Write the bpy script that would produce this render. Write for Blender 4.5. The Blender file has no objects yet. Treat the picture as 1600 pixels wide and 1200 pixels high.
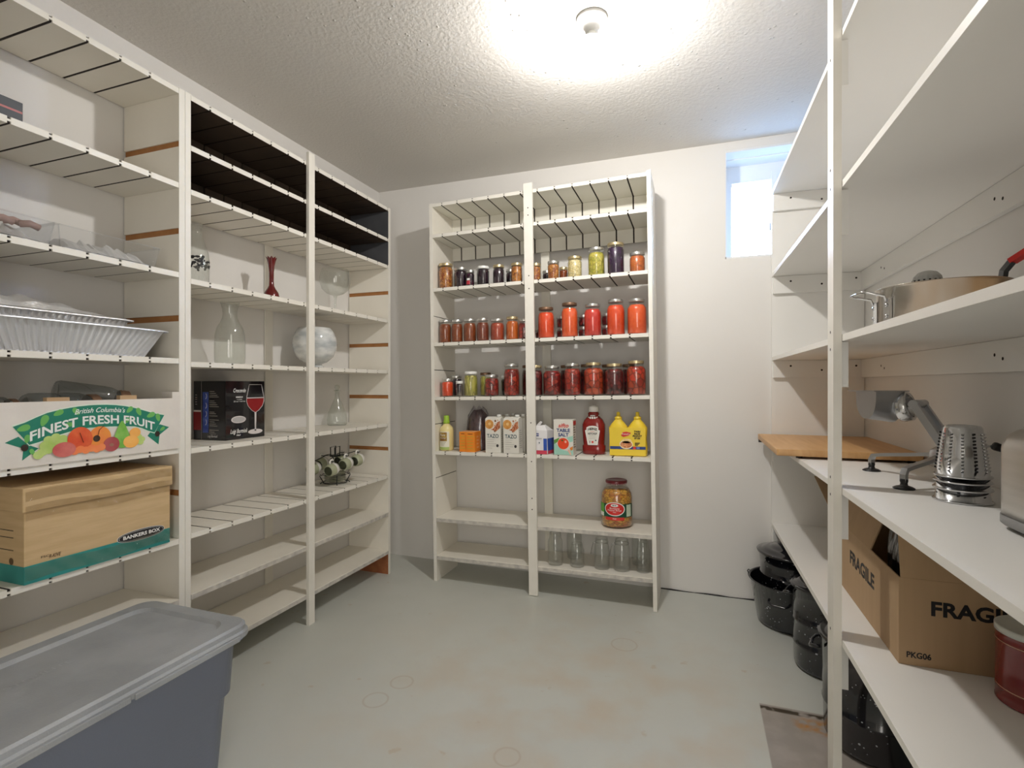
import bpy, bmesh, math, random
from mathutils import Vector, Matrix
PI = math.pi
random.seed(7)
SC = bpy.context.scene
COL = SC.collection

# ---------------------------------------------------------------- camera
cam_d = bpy.data.cameras.new('camera')
cam = bpy.data.objects.new('camera', cam_d); COL.objects.link(cam)
cam.location = (0, 0, 1.15)
cam.rotation_euler = (PI/2, 0, 0.3419)
cam_d.sensor_fit = 'HORIZONTAL'; cam_d.sensor_width = 36
cam_d.lens = 36*809.27/1600
cam_d.clip_start = 0.02
SC.camera = cam

# ---------------------------------------------------------------- exposure, world, light
SC.view_settings.view_transform = 'Standard'
SC.view_settings.look = 'None'
SC.view_settings.gamma = 1
SC.view_settings.use_curve_mapping = False
SC.view_settings.exposure = 0.0
BULB_STRENGTH = 980.0
SKY_STRENGTH = 95.0
FILL_POWER = 30.0
w = bpy.data.worlds.new('world'); SC.world = w; w.use_nodes = True
bg = w.node_tree.nodes['Background']
bg.inputs[0].default_value = (0.48, 0.68, 1.0, 1); bg.inputs[1].default_value = SKY_STRENGTH
SC.cycles.max_bounces = 14; SC.cycles.diffuse_bounces = 8; SC.cycles.transparent_max_bounces = 32
SC.cycles.glossy_bounces = 6; SC.cycles.caustics_reflective = False; SC.cycles.caustics_refractive = False
SC.cycles.sample_clamp_indirect = 4.0

# added fill lamp, out of view behind the photographer, shining in through the doorway
hl = bpy.data.lights.new('fill_light', 'AREA'); hl.shape = 'RECTANGLE'; hl.size = 0.95; hl.size_y = 2.0
hl.energy = FILL_POWER; hl.color = (1.0, 0.95, 0.88)
ho = bpy.data.objects.new('fill_light', hl); COL.objects.link(ho)
ho.location = (0.30, -1.28, 1.10); ho.rotation_euler = (PI/2, 0, .55)

# ---------------------------------------------------------------- materials
MATS = {}
def mat(name, col, rough=0.5, metal=0.0, var=None, scale=8.0, amt=0.5, bump=0.0, bscale=60.0, spec=0.5, emit=0.0, coat=0.0, obj_tex=True, stretch=None, trans=0.0, ior=1.45, alpha=1.0):
    """procedural material: base colour, an optional second colour mixed by noise, optional bump"""
    if name in MATS: return MATS[name]
    m = bpy.data.materials.new(name); m.use_nodes = True; MATS[name] = m
    nt = m.node_tree; N = nt.nodes; L = nt.links; b = N['Principled BSDF']
    b.inputs['Base Color'].default_value = (*col, 1); b.inputs['Roughness'].default_value = rough
    b.inputs['Metallic'].default_value = metal; b.inputs['Specular IOR Level'].default_value = spec
    b.inputs['Coat Weight'].default_value = coat; b.inputs['IOR'].default_value = ior
    b.inputs['Transmission Weight'].default_value = trans; b.inputs['Alpha'].default_value = alpha
    if emit:
        b.inputs['Emission Color'].default_value = (*col, 1); b.inputs['Emission Strength'].default_value = emit
    tc = N.new('ShaderNodeTexCoord'); src = tc.outputs['Object']
    if stretch:
        mp = N.new('ShaderNodeMapping'); mp.inputs['Scale'].default_value = stretch; L.new(src, mp.inputs[0]); src = mp.outputs[0]
    if var:
        n = N.new('ShaderNodeTexNoise'); n.inputs['Scale'].default_value = scale; n.inputs['Detail'].default_value = 6
        L.new(src, n.inputs['Vector'])
        r = N.new('ShaderNodeValToRGB'); r.color_ramp.elements[0].position = 0.5-0.25*amt; r.color_ramp.elements[1].position = 0.5+0.25*amt
        r.color_ramp.elements[0].color = (*col, 1); r.color_ramp.elements[1].color = (*var, 1)
        L.new(n.outputs['Fac'], r.inputs[0]); L.new(r.outputs[0], b.inputs['Base Color'])
    if bump:
        n2 = N.new('ShaderNodeTexNoise'); n2.inputs['Scale'].default_value = bscale; n2.inputs['Detail'].default_value = 4
        L.new(src, n2.inputs['Vector'])
        bp = N.new('ShaderNodeBump'); bp.inputs['Strength'].default_value = bump; bp.inputs['Distance'].default_value = 0.004
        L.new(n2.outputs['Fac'], bp.inputs['Height']); L.new(bp.outputs[0], b.inputs['Normal'])
    return m

def glass(name, tint=(1, 1, 1), rough=0.02, refl=1.0, body=0.0, bodycol=(.8, .85, .8)):
    """thin clear glass or plastic: see-through with fresnel reflections"""
    if name in MATS: return MATS[name]
    m = bpy.data.materials.new(name); m.use_nodes = True; MATS[name] = m
    nt = m.node_tree; N = nt.nodes; L = nt.links; N.remove(N['Principled BSDF'])
    out = N['Material Output']
    t = N.new('ShaderNodeBsdfTransparent'); t.inputs[0].default_value = (*tint, 1)
    g = N.new('ShaderNodeBsdfGlossy'); g.inputs['Roughness'].default_value = rough
    lw = N.new('ShaderNodeLayerWeight'); lw.inputs[0].default_value = 0.35
    mu = N.new('ShaderNodeMath'); mu.operation = 'MULTIPLY_ADD'; mu.inputs[1].default_value = 0.55*refl; mu.inputs[2].default_value = 0.05*refl
    L.new(lw.outputs['Facing'], mu.inputs[0])
    pw = N.new('ShaderNodeMath'); pw.operation = 'POWER'; pw.inputs[1].default_value = 2.2
    L.new(lw.outputs['Facing'], pw.inputs[0]); L.new(pw.outputs[0], mu.inputs[0])
    mx = N.new('ShaderNodeMixShader'); L.new(mu.outputs[0], mx.inputs[0])
    if body > 0:
        d = N.new('ShaderNodeBsdfDiffuse'); d.inputs[0].default_value = (*bodycol, 1)
        m2 = N.new('ShaderNodeMixShader'); m2.inputs[0].default_value = body
        L.new(t.outputs[0], m2.inputs[1]); L.new(d.outputs[0], m2.inputs[2]); L.new(m2.outputs[0], mx.inputs[1])
    else:
        L.new(t.outputs[0], mx.inputs[1])
    L.new(g.outputs[0], mx.inputs[2]); L.new(mx.outputs[0], out.inputs[0])
    return m

def chunky(name, cols, scale=60, stretch=(1, 1, 1), rough=0.35, dark=0.5, gap=0.15, warp=0.0):
    """preserved food in a jar: coloured pieces with darker gaps"""
    if name in MATS: return MATS[name]
    m = bpy.data.materials.new(name); m.use_nodes = True; MATS[name] = m
    nt = m.node_tree; N = nt.nodes; L = nt.links; b = N['Principled BSDF']
    b.inputs['Roughness'].default_value = rough
    b.inputs['Coat Weight'].default_value = 0.6; b.inputs['Coat Roughness'].default_value = 0.05
    tc = N.new('ShaderNodeTexCoord'); mp = N.new('ShaderNodeMapping'); mp.inputs['Scale'].default_value = stretch
    L.new(tc.outputs['Object'], mp.inputs[0])
    oi = N.new('ShaderNodeObjectInfo'); ad = N.new('ShaderNodeVectorMath'); ad.operation = 'ADD'
    L.new(mp.outputs[0], ad.inputs[0]); L.new(oi.outputs['Random'], ad.inputs[1])
    v = N.new('ShaderNodeTexVoronoi'); v.inputs['Scale'].default_value = scale; L.new(ad.outputs[0], v.inputs['Vector'])
    v2 = N.new('ShaderNodeTexVoronoi'); v2.feature = 'DISTANCE_TO_EDGE'; v2.inputs['Scale'].default_value = scale; L.new(ad.outputs[0], v2.inputs['Vector'])
    sp = N.new('ShaderNodeSeparateColor'); L.new(v.outputs['Color'], sp.inputs[0])
    r = N.new('ShaderNodeValToRGB'); cr = r.color_ramp
    for i, c in enumerate(cols):
        p = i/max(1, len(cols)-1)
        if i < 2: e = cr.elements[i]; e.position = p
        else: e = cr.elements.new(p)
        e.color = (*c, 1)
    if len(cols) == 3:
        for e, (p, c) in zip(sorted(cr.elements, key=lambda q: q.position), [(0, cols[0]), (.5, cols[1]), (1, cols[2])]): e.position = p; e.color = (*c, 1)
    L.new(sp.outputs[0], r.inputs[0])
    mr = N.new('ShaderNodeMapRange'); mr.inputs['From Max'].default_value = gap; mr.inputs['To Min'].default_value = dark; L.new(v2.outputs['Distance'], mr.inputs[0])
    mx = N.new('ShaderNodeMix'); mx.data_type = 'RGBA'; mx.blend_type = 'MULTIPLY'; mx.inputs[0].default_value = 1
    L.new(r.outputs[0], mx.inputs['A']); L.new(mr.outputs[0], mx.inputs['B']); L.new(mx.outputs['Result'], b.inputs['Base Color'])
    return m

# painted surfaces
M_shelf = mat('shelf_paint', (.80, .77, .70), .42, var=(.75, .715, .64), scale=5, amt=1.2, bump=.12, bscale=40)
M_post = mat('post_paint', (.81, .785, .73), .45, var=(.74, .715, .65), scale=9, amt=1.2, bump=.15, bscale=30)
M_shelf2 = mat('shelf_paint_back', (.79, .77, .70), .38, var=(.73, .715, .64), scale=6, amt=1.2, bump=.12, bscale=40)
M_right = mat('melamine', (.81, .80, .775), .38, var=(.78, .77, .745), scale=3, amt=1, bump=.03, bscale=80)
M_edge = mat('shelf_edge_band', (.82, .80, .76), .4)
M_dark = mat('dark_board', (.055, .040, .030), .5, var=(.10, .068, .046), scale=7, amt=1.0, bump=.2, bscale=30)
M_darkgrey = mat('dark_grey_paint', (.06, .062, .068), .5, var=(.09, .092, .1), scale=4)
M_slot_shade = mat('groove_shade', (.018, .012, .010), .8)  # near-black: shade inside the slots put into the colour; screw marks share it
M_raw = mat('raw_board', (.42, .20, .07), .7, var=(.30, .12, .035), scale=25, amt=1.5)
M_rawfoot = mat('raw_foot', (.35, .13, .05), .7, var=(.25, .08, .03), scale=18)
M_wear = mat('bare_edge', (.40, .38, .36), .7, var=(.66, .63, .57), scale=30, amt=.8)
M_black = mat('black', (.01, .01, .011), .4)
M_blackgloss = mat('black_gloss', (.006, .006, .008), .12, coat=.5)
M_ink = mat('ink', (.012, .012, .014), .6)
M_white = mat('white_print', (.82, .82, .80), .5)
M_steel = mat('steel', (.62, .62, .62), .16, 1.0)
M_satin = mat('satin_steel', (.58, .56, .53), .32, 1.0, bump=.02, bscale=200)
M_alu = mat('cast_aluminium', (.50, .51, .53), .33, 1.0)
M_foil = mat('foil', (.84, .84, .85), .34, .6, bump=.9, bscale=55)
M_foilpan = mat('foil_pan', (.72, .74, .79), .34, .55, bump=.4, bscale=35)
M_wire = mat('wire_black', (.015, .018, .016), .35)

def wall_mat(name, col, var, bump, bscale, spots=False):
    m = mat(name, col, .7, var=var, scale=2.2, amt=1.3, bump=bump, bscale=bscale)
    if spots:
        nt = m.node_tree; N = nt.nodes; L = nt.links; b = N['Principled BSDF']
        bp = [n for n in N if n.type == 'BUMP'][0]
        tc = [n for n in N if n.type == 'TEX_COORD'][0]
        v = N.new('ShaderNodeTexVoronoi'); v.inputs['Scale'].default_value = 26; L.new(tc.outputs['Object'], v.inputs['Vector'])
        mr = N.new('ShaderNodeMapRange'); mr.inputs['From Min'].default_value = 0.0; mr.inputs['From Max'].default_value = .16
        mr.inputs['To Min'].default_value = 1; mr.inputs['To Max'].default_value = 0; L.new(v.outputs['Distance'], mr.inputs[0])
        n = N.new('ShaderNodeTexNoise'); n.inputs['Scale'].default_value = 5; L.new(tc.outputs['Object'], n.inputs['Vector'])
        gt = N.new('ShaderNodeMapRange'); gt.inputs['From Min'].default_value = .52; gt.inputs['From Max'].default_value = .6; L.new(n.outputs['Fac'], gt.inputs[0])
        mu = N.new('ShaderNodeMath'); mu.operation = 'MULTIPLY'; L.new(mr.outputs[0], mu.inputs[0]); L.new(gt.outputs[0], mu.inputs[1])
        b2 = N.new('ShaderNodeBump'); b2.inputs['Strength'].default_value = .8; b2.inputs['Distance'].default_value = .006
        L.new(mu.outputs[0], b2.inputs['Height']); L.new(bp.outputs[0], b2.inputs['Normal']); L.new(b2.outputs[0], b.inputs['Normal'])
    return m
M_wall = wall_mat('wall_paint', (.75, .735, .715), (.72, .705, .685), .25, 14)
M_ceil = wall_mat('ceiling_texture', (.66, .64, .61), (.63, .61, .58), .55, 75, True)

def floor_mat():
    m = bpy.data.materials.new('painted_concrete'); m.use_nodes = True
    nt = m.node_tree; N = nt.nodes; L = nt.links; b = N['Principled BSDF']
    tc = N.new('ShaderNodeTexCoord'); P = tc.outputs['Object']
    def noise(s, d=5):
        n = N.new('ShaderNodeTexNoise'); n.inputs['Scale'].default_value = s; n.inputs['Detail'].default_value = d; L.new(P, n.inputs['Vector']); return n.outputs['Fac']
    def rng(x, a, c, t0=0, t1=1):
        r = N.new('ShaderNodeMapRange'); r.inputs['From Min'].default_value = a; r.inputs['From Max'].default_value = c
        r.inputs['To Min'].default_value = t0; r.inputs['To Max'].default_value = t1; L.new(x, r.inputs[0]); return r.outputs[0]
    def mix(f, a, c):
        x = N.new('ShaderNodeMix'); x.data_type = 'RGBA'; L.new(f, x.inputs[0])
        for k, v in (('A', a), ('B', c)):
            if isinstance(v, tuple): x.inputs[k].default_value = (*v, 1)
            else: L.new(v, x.inputs[k])
        return x.outputs['Result']
    def math_(op, a, c):
        x = N.new('ShaderNodeMath'); x.operation = op
        for i, v in enumerate((a, c)):
            if isinstance(v, (int, float)): x.inputs[i].default_value = v
            else: L.new(v, x.inputs[i])
        return x.outputs[0]
    def dist(cx, cy):
        s = N.new('ShaderNodeVectorMath'); s.operation = 'DISTANCE'; L.new(P, s.inputs[0]); s.inputs[1].default_value = (cx, cy, 0); return s.outputs['Value']
    base = mix(rng(noise(1.3), .35, .65), (.50, .515, .48), (.54, .55, .51))
    # brownish scuffed traffic area in the middle of the floor
    mid = rng(dist(-.35, 1.75), 1.15, .25)
    st = math_('MULTIPLY', rng(noise(4.5, 9), .42, .68), mid)
    base = mix(math_('MULTIPLY', st, .75), base, (.51, .44, .35))
    base = mix(math_('MULTIPLY', rng(noise(14, 3), .68, .74), .35), base, (.42, .30, .18))
    # ring marks left by cans
    for cx, cy, r in ((-1.07, 1.74, .042), (-1.10, 1.61, .044), (-.30, 2.32, .055), (-.55, 1.50, .04)):
        d = math_('ABSOLUTE', math_('SUBTRACT', dist(cx, cy), r), 0)
        base = mix(math_('MULTIPLY', rng(d, .006, .001), .3), base, (.36, .25, .17))
    # bare patch with old adhesive beside the canning pots
    sx = N.new('ShaderNodeSeparateXYZ'); L.new(P, sx.inputs[0])
    inx = math_('MULTIPLY', rng(sx.outputs[0], .212, .216), rng(sx.outputs[0], .56, .55))
    iny = math_('MULTIPLY', rng(sx.outputs[1], 2.06, 2.055), rng(sx.outputs[1], 1.70, 1.705))
    patch = math_('MULTIPLY', inx, iny)
    pc = mix(rng(noise(9, 6), .45, .6), (.31, .28, .25), (.36, .32, .29))
    band = math_('MULTIPLY', rng(math_('ABSOLUTE', math_('ADD', sx.outputs[1], -1.975), 0), .05, .02), rng(sx.outputs[0], .30, .34))
    pc = mix(math_('MULTIPLY', band, rng(noise(22, 3), .42, .58)), pc, (.42, .20, .05))
    band2 = math_('MULTIPLY', rng(math_('ABSOLUTE', math_('ADD', sx.outputs[1], -2.035), 0), .016, .008), rng(noise(16, 2), .42, .5))
    pc = mix(band2, pc, (.05, .035, .02))
    base = mix(patch, base, pc)
    L.new(base, b.inputs['Base Color'])
    L.new(rng(noise(6), .3, .7, .34, .55), b.inputs['Roughness'])
    bp = N.new('ShaderNodeBump'); bp.inputs['Strength'].default_value = .15; bp.inputs['Distance'].default_value = .004
    L.new(noise(7, 3), bp.inputs['Height']); L.new(bp.outputs[0], b.inputs['Normal'])
    return m
M_floor = floor_mat()

# ---------------------------------------------------------------- mesh helpers
def text2d(s, size, bold=0.0, shear=0.0, space=1.0):
    cu = bpy.data.curves.new('t', 'FONT'); cu.body = s; cu.size = size; cu.offset = bold; cu.shear = shear
    cu.space_character = space; cu.align_x = 'CENTER'; cu.align_y = 'CENTER'; cu.resolution_u = 3
    o = bpy.data.objects.new('t', cu)
    me = bpy.data.meshes.new_from_object(o)
    vs = [(v.co.x, v.co.y) for v in me.vertices]; fs = [tuple(p.vertices) for p in me.polygons]
    bpy.data.objects.remove(o); bpy.data.meshes.remove(me); bpy.data.curves.remove(cu)
    return vs, fs

class B:
    """collects shapes into ONE mesh"""
    def __init__(s): s.bm = bmesh.new(); s.ms = []; s.flat = []
    def mi(s, m):
        if m not in s.ms: s.ms.append(m)
        return s.ms.index(m)
    def verts(s, pts, M=None):
        return [s.bm.verts.new(M @ Vector(p) if M else Vector(p)) for p in pts]
    def face(s, vs, i, smooth=False):
        try: f = s.bm.faces.new(vs)
        except ValueError: return None
        f.material_index = i; f.smooth = smooth; return f
    def hexa(s, p, m, M=None):
        v = s.verts(p, M); i = s.mi(m)
        for q in ((3, 2, 1, 0), (4, 5, 6, 7), (0, 1, 5, 4), (1, 2, 6, 5), (2, 3, 7, 6), (3, 0, 4, 7)): s.face([v[k] for k in q], i)
    def box(s, x0, x1, y0, y1, z0, z1, m, M=None):
        if x0 > x1: x0, x1 = x1, x0
        if y0 > y1: y0, y1 = y1, y0
        s.hexa([(x0, y0, z0), (x1, y0, z0), (x1, y1, z0), (x0, y1, z0), (x0, y0, z1), (x1, y0, z1), (x1, y1, z1), (x0, y1, z1)], m, M)
    def rbox(s, x0, x1, y0, y1, z0, z1, r, m, M=None, seg=4, taper=0.0):
        """box with rounded vertical edges; taper shrinks the bottom"""
        cx, cy = (x0+x1)/2, (y0+y1)/2; hx, hy = (x1-x0)/2, (y1-y0)/2
        def ring(z, k):
            P = []
            for qx, qy, a0 in ((1, 1, 0), (-1, 1, PI/2), (-1, -1, PI), (1, -1, 1.5*PI)):
                for j in range(seg+1):
                    a = a0+j*PI/2/seg
                    P.append((cx+(qx*(hx-r)+r*math.cos(a))*k[0], cy+(qy*(hy-r)+r*math.sin(a))*k[1], z))
            return P
        k0 = ((hx-taper)/hx, (hy-taper)/hy)
        a = s.verts(ring(z0, k0), M); c = s.verts(ring(z1, (1, 1)), M); i = s.mi(m); n = len(a)
        s.face(a[::-1], i); s.face(c, i)
        for k in range(n): s.face([a[k], a[(k+1) % n], c[(k+1) % n], c[k]], i, True)
    def lathe(s, prof, m, seg=28, c=(0, 0, 0), M=None, smooth=True, capb=True, capt=True, a0=0, sx=1, sy=1):
        i = s.mi(m); rows = []
        for r, z in prof:
            if r < 1e-6: rows.append(s.verts([(c[0], c[1], c[2]+z)], M))
            else: rows.append(s.verts([(c[0]+sx*r*math.cos(a0+2*PI*k/seg), c[1]+sy*r*math.sin(a0+2*PI*k/seg), c[2]+z) for k in range(seg)], M))
        for a, b in zip(rows, rows[1:]):
            for k in range(seg):
                k2 = (k+1) % seg
                if len(a) == 1 and len(b) == 1: break
                if len(a) == 1: s.face([a[0], b[k2], b[k]], i, smooth)
                elif len(b) == 1: s.face([a[k], a[k2], b[0]], i, smooth)
                else: s.face([a[k], a[k2], b[k2], b[k]], i, smooth)
        if capb and len(rows[0]) > 1: s.face(rows[0][::-1], i)
        if capt and len(rows[-1]) > 1: s.face(rows[-1], i)
    def tube(s, pts, r, m, seg=8, closed=False, M=None, flat=None):
        """tube along a path; flat=(w,h) gives a strap"""
        P = [Vector(p) for p in pts]; n = len(P); i = s.mi(m); rings = []
        up = Vector((0, 0, 1)); prev = None
        for k in range(n):
            if closed: t = (P[(k+1) % n]-P[k-1]).normalized()
            else: t = (P[min(k+1, n-1)]-P[max(k-1, 0)]).normalized()
            if prev is None:
                a = up if abs(t.z) < .9 else Vector((1, 0, 0))
                u = t.cross(a).normalized()
            else:
                u = (prev-t*prev.dot(t)).normalized()
            prev = u; v = t.cross(u)
            rr = r[k] if isinstance(r, (list, tuple)) else r
            if flat: ring = [P[k]+u*flat[0]*a_+v*flat[1]*b_ for a_, b_ in ((.5, .5), (-.5, .5), (-.5, -.5), (.5, -.5))]
            else: ring = [P[k]+(u*math.cos(2*PI*j/seg)+v*math.sin(2*PI*j/seg))*rr for j in range(seg)]
            rings.append(s.verts(ring, M))
        q = len(rings[0])
        for k in range(n if closed else n-1):
            a, b = rings[k], rings[(k+1) % n]
            for j in range(q): s.face([a[j], a[(j+1) % q], b[(j+1) % q], b[j]], i, not flat)
        if not closed: s.face(rings[0][::-1], i); s.face(rings[-1], i)
    def prism(s, poly, mp, d, m, smooth=False, cap=True):
        """2-D outline -> solid; mp(u,v,w)->xyz, w from 0 to d"""
        i = s.mi(m); a = s.verts([mp(u, v, 0) for u, v in poly]); b = s.verts([mp(u, v, d) for u, v in poly]); n = len(a)
        if cap: s.face(a[::-1], i); s.face(b, i)
        for k in range(n): s.face([a[k], a[(k+1) % n], b[(k+1) % n], b[k]], i, smooth)
    def poly(s, pts, m):
        s.flat.append(s.face(s.verts(pts), s.mi(m)))
    def grid(s, f, nu, nv, m, smooth=True):
        i = s.mi(m); V = [s.verts([f(a/nu, b/nv) for b in range(nv+1)]) for a in range(nu+1)]
        for a in range(nu):
            for b in range(nv): s.face([V[a][b], V[a+1][b], V[a+1][b+1], V[a][b+1]], i, smooth)
    def patch(s, u0, u1, v0, v1, mp, m, n=8):
        s.grid(lambda a, b: mp(u0+(u1-u0)*a, v0+(v1-v0)*b), n, 1, m)
    def ell(s, cu, cv, ru, rv, mp, m, n=24):
        s.poly([mp(cu+ru*math.cos(2*PI*k/n), cv+rv*math.sin(2*PI*k/n)) for k in range(n)], m)
    def ellc(s, cu, cv, ru, rv, mp, m, n=32, rings=5):
        """oval printed on a curved surface"""
        s.grid(lambda a, c: mp(cu+ru*c*math.cos(2*PI*a), cv+rv*c*math.sin(2*PI*a)), n, rings, m)
    def rect(s, u0, u1, v0, v1, mp, m):
        s.poly([mp(u0, v0), mp(u1, v0), mp(u1, v1), mp(u0, v1)], m)
    def text(s, t, size, cu, cv, mp, m, bold=0.0, shear=0.0, width=None, space=1.0):
        vs, fs = text2d(t, size, bold, shear, space)
        if not vs: return
        k = 1.0
        if width:
            x0 = min(v[0] for v in vs); x1 = max(v[0] for v in vs); k = width/(x1-x0)
        V = s.verts([mp(cu+x*k, cv+y) for x, y in vs]); i = s.mi(m)
        for f in fs: s.face([V[q] for q in f], i)
    def done(s, name, parent=None, recalc=True, bevel=0, loc=None, rot=None):
        if recalc: bmesh.ops.recalc_face_normals(s.bm, faces=s.bm.faces)
        me = bpy.data.meshes.new(name); s.bm.to_mesh(me); s.bm.free()
        for m in s.ms: me.materials.append(m)
        o = bpy.data.objects.new(name, me); COL.objects.link(o)
        if parent: o.parent = parent
        if loc: o.location = loc
        if rot: o.rotation_euler = rot
        if bevel:
            md = o.modifiers.new('bevel', 'BEVEL'); md.width = bevel; md.segments = 2; md.limit_method = 'ANGLE'; md.angle_limit = .7
            me.polygons.foreach_set('use_smooth', [p.use_smooth for p in me.polygons])
        return o

def tag(o, label=None, cat=None, group=None, kind=None):
    if label: o['label'] = label
    if cat: o['category'] = cat
    if group: o['group'] = group
    if kind: o['kind'] = kind
    return o
def thing(name, label, cat, loc=(0, 0, 0), rotz=0, group=None):
    o = bpy.data.objects.new(name, None); COL.objects.link(o); o.empty_display_size = .02
    o.location = loc; o.rotation_euler = (0, 0, rotz)
    return tag(o, label, cat, group)
def copy_tree(o, parent=None):
    c = o.copy(); COL.objects.link(c); c.parent = parent
    for ch in list(o.children): copy_tree(ch, c)
    return c

# ---------------------------------------------------------------- room
XW, YW, ZC = -2.043, 3.029, 2.4575          # left wall, back wall, ceiling
RY = .0135                                   # the right wall and its shelves run very slightly askew
def rx(x, y): return x+(YW-y)*RY             # x on a line parallel to the right wall
YN = -.75                                    # wall behind the photographer
b = B(); b.box(XW-.1, 1.05, YN-.9, YW+.02, -.1, 0, M_floor); tag(b.done('floor'), kind='structure')
b = B(); b.box(XW-.1, 1.05, YN-.9, YW+.02, ZC, ZC+.1, M_ceil); tag(b.done('ceiling'), kind='structure')
b = B(); b.box(XW-.1, XW, YN-.9, YW+.02, 0, ZC, M_wall); tag(b.done('wall_left'), kind='structure')
# back wall with the deep window opening
WX0, WX1, WZ0, WZ1, WD = .148, .735, 1.826, 2.412, .24
b = B()
b.box(XW-.1, WX0, YW, YW+WD, -.02, ZC, M_wall); b.box(WX1, 1.05, YW, YW+WD, -.02, ZC, M_wall)
b.box(WX0, WX1, YW, YW+WD, -.02, WZ0, M_wall); b.box(WX0, WX1, YW, YW+WD, WZ1, ZC+.1, M_wall)
tag(b.done('wall_back'), kind='structure')
b = B()
b.hexa([(rx(.79, YW), YW, 0), (1.05, YW, 0), (1.05, YN-.9, 0), (rx(.79, YN-.9), YN-.9, 0)]+[(rx(.79, YW), YW, ZC), (1.05, YW, ZC), (1.05, YN-.9, ZC), (rx(.79, YN-.9), YN-.9, ZC)], M_wall)
tag(b.done('wall_right'), kind='structure')
# front wall (behind the camera) with a doorway opening placed to let the added fill lamp in
b = B(); b.box(XW-.1, -.30, YN-.1, YN, 0, ZC, M_wall); b.box(.70, rx(.79, YN), YN-.1, YN, 0, ZC, M_wall); b.box(-.30, .70, YN-.1, YN, 2.1, ZC, M_wall)
tag(b.done('wall_front'), kind='structure')
b = B(); b.box(XW-.1, 1.05, YN-.98, YN-.9, -.1, ZC+.1, M_wall); tag(b.done('wall_hallway'), kind='structure')
b = B()
for x in (-.36, .70): b.box(x, x+.06, YN, YN+.015, 0, 2.16, M_post)
b.box(-.36, .76, YN, YN+.015, 2.1, 2.16, M_post)
tag(b.done('trim_1'), kind='structure')
# crack where the back wall meets the floor
M_gap = mat('floor_gap', (.03, .028, .03), .9)
b = B()
pts = [(-.19+.06*k, YW-.004-.004*abs(math.sin(k*2.3)), 0.0015) for k in range(10)]
b.tube(pts, [.0035*(1+.6*math.sin(k*1.7)) for k in range(10)], M_gap, 6)
tag(b.done('trim_2'), kind='structure')

# window: white reveal lining, frame, sliding sash, latch, glass
M_vinyl = mat('window_vinyl', (.78, .80, .82), .35)
M_reveal = mat('reveal_paint', (.76, .77, .78), .5)
win = bpy.data.objects.new('window_1', None); COL.objects.link(win); win.location = (.44, YW+WD-.03, 2.1); tag(win, kind='structure')
def W(bd, n): o = bd.done(n); o.parent = win; o.matrix_parent_inverse = Matrix.Translation(win.location).inverted(); return o
b = B()
b.box(WX0, WX1, YW+.001, YW+WD-.04, WZ1-.012, WZ1, M_reveal); b.box(WX0, WX1, YW+.10, YW+WD-.04, WZ1-.018, WZ1-.0115, M_reveal)
b.box(WX1-.012, WX1, YW+.001, YW+WD-.04, WZ0, WZ1-.012, M_reveal); b.box(WX0, WX0+.004, YW+.001, YW+WD-.04, WZ0, WZ1-.012, M_reveal)
b.box(WX0, WX1-.012, YW+.001, YW+WD-.04, WZ0, WZ0+.01, M_reveal)
W(b, 'reveal_lining')
b = B(); y0, y1 = YW+WD-.04, YW+WD+.02
b.box(WX0, .192, y0, y1, WZ0, WZ1, M_vinyl); b.box(WX1-.05, WX1, y0, y1, WZ0, WZ1, M_vinyl)
b.box(.192, WX1-.05, y0, y1, WZ0, WZ0+.02, M_vinyl); b.box(.192, WX1-.05, y0, y1, 2.30, WZ1, M_vinyl)
W(b, 'window_frame')
b = B(); b.box(.395, .425, y0-.012, y0+.02, WZ0+.02, 2.345, M_vinyl); b.box(.425, WX1-.05, y0-.008, y0+.02, WZ0+.02, WZ0+.045, M_vinyl); b.box(.425, WX1-.05, y0-.008, y0+.02, 2.275, 2.30, M_vinyl)
W(b, 'window_sash')
b = B(); b.box(.384, .396, y0-.02, y0-.004, 2.01, 2.05, mat('latch_grey', (.25, .27, .28), .4)); W(b, 'window_latch')
M_pane = glass('window_glass', (.96, .98, 1.0), .01, .5)
b = B(); b.box(.192, .41, y0+.03, y0+.034, WZ0+.02, 2.30, M_pane); W(b, 'window_pane')
b = B(); b.box(.41, WX1-.05, y0+.008, y0+.012, WZ0+.045, 2.275, M_pane); W(b, 'window_pane')
# sunlit snow in the light well outside
M_snow = mat('snow', (.93, .94, .96), .6, var=(.78, .82, .88), scale=9, amt=.5, bump=1.0, bscale=18)
b = B()
b.grid(lambda a, c: (-.6+2.2*a, YW+WD+.03+1.6*c, 1.72+.22*min(1, c*1.6)+.02*math.sin(a*23)*math.cos(c*17)), 30, 20, M_snow)
tag(b.done('ground', recalc=False), kind='structure')
# bare bulb on a white porcelain lampholder
bl = thing('ceiling_light', 'bare glowing white bulb in a white porcelain lampholder on the ceiling', 'light', (-.352, 1.84, ZC))
M_porc = mat('porcelain', (.8, .8, .78), .25)
b = B(); b.lathe([(.055, 0), (.055, -.012), (.04, -.022), (.026, -.04), (.024, -.05), (0, -.05)], M_porc, 28); b.done('lampholder', bl)
M_bulb = mat('bulb_glow', (1.0, .965, .915), .4, emit=BULB_STRENGTH)
b = B(); b.lathe([(.014, -.048), (.018, -.056), (.028, -.066), (.0355, -.078)], M_porc, 24, capb=False, capt=False); b.done('added_bulb_collar', bl)  # opaque collar, out of view, added to keep bulb light off the ceiling
b = B(); b.lathe([(.0355, -.078), (.0375, -.090), (.035, -.106), (.023, -.122), (0, -.128)], M_bulb, 16, capb=False, capt=True); b.done('bulb', bl)

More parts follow.
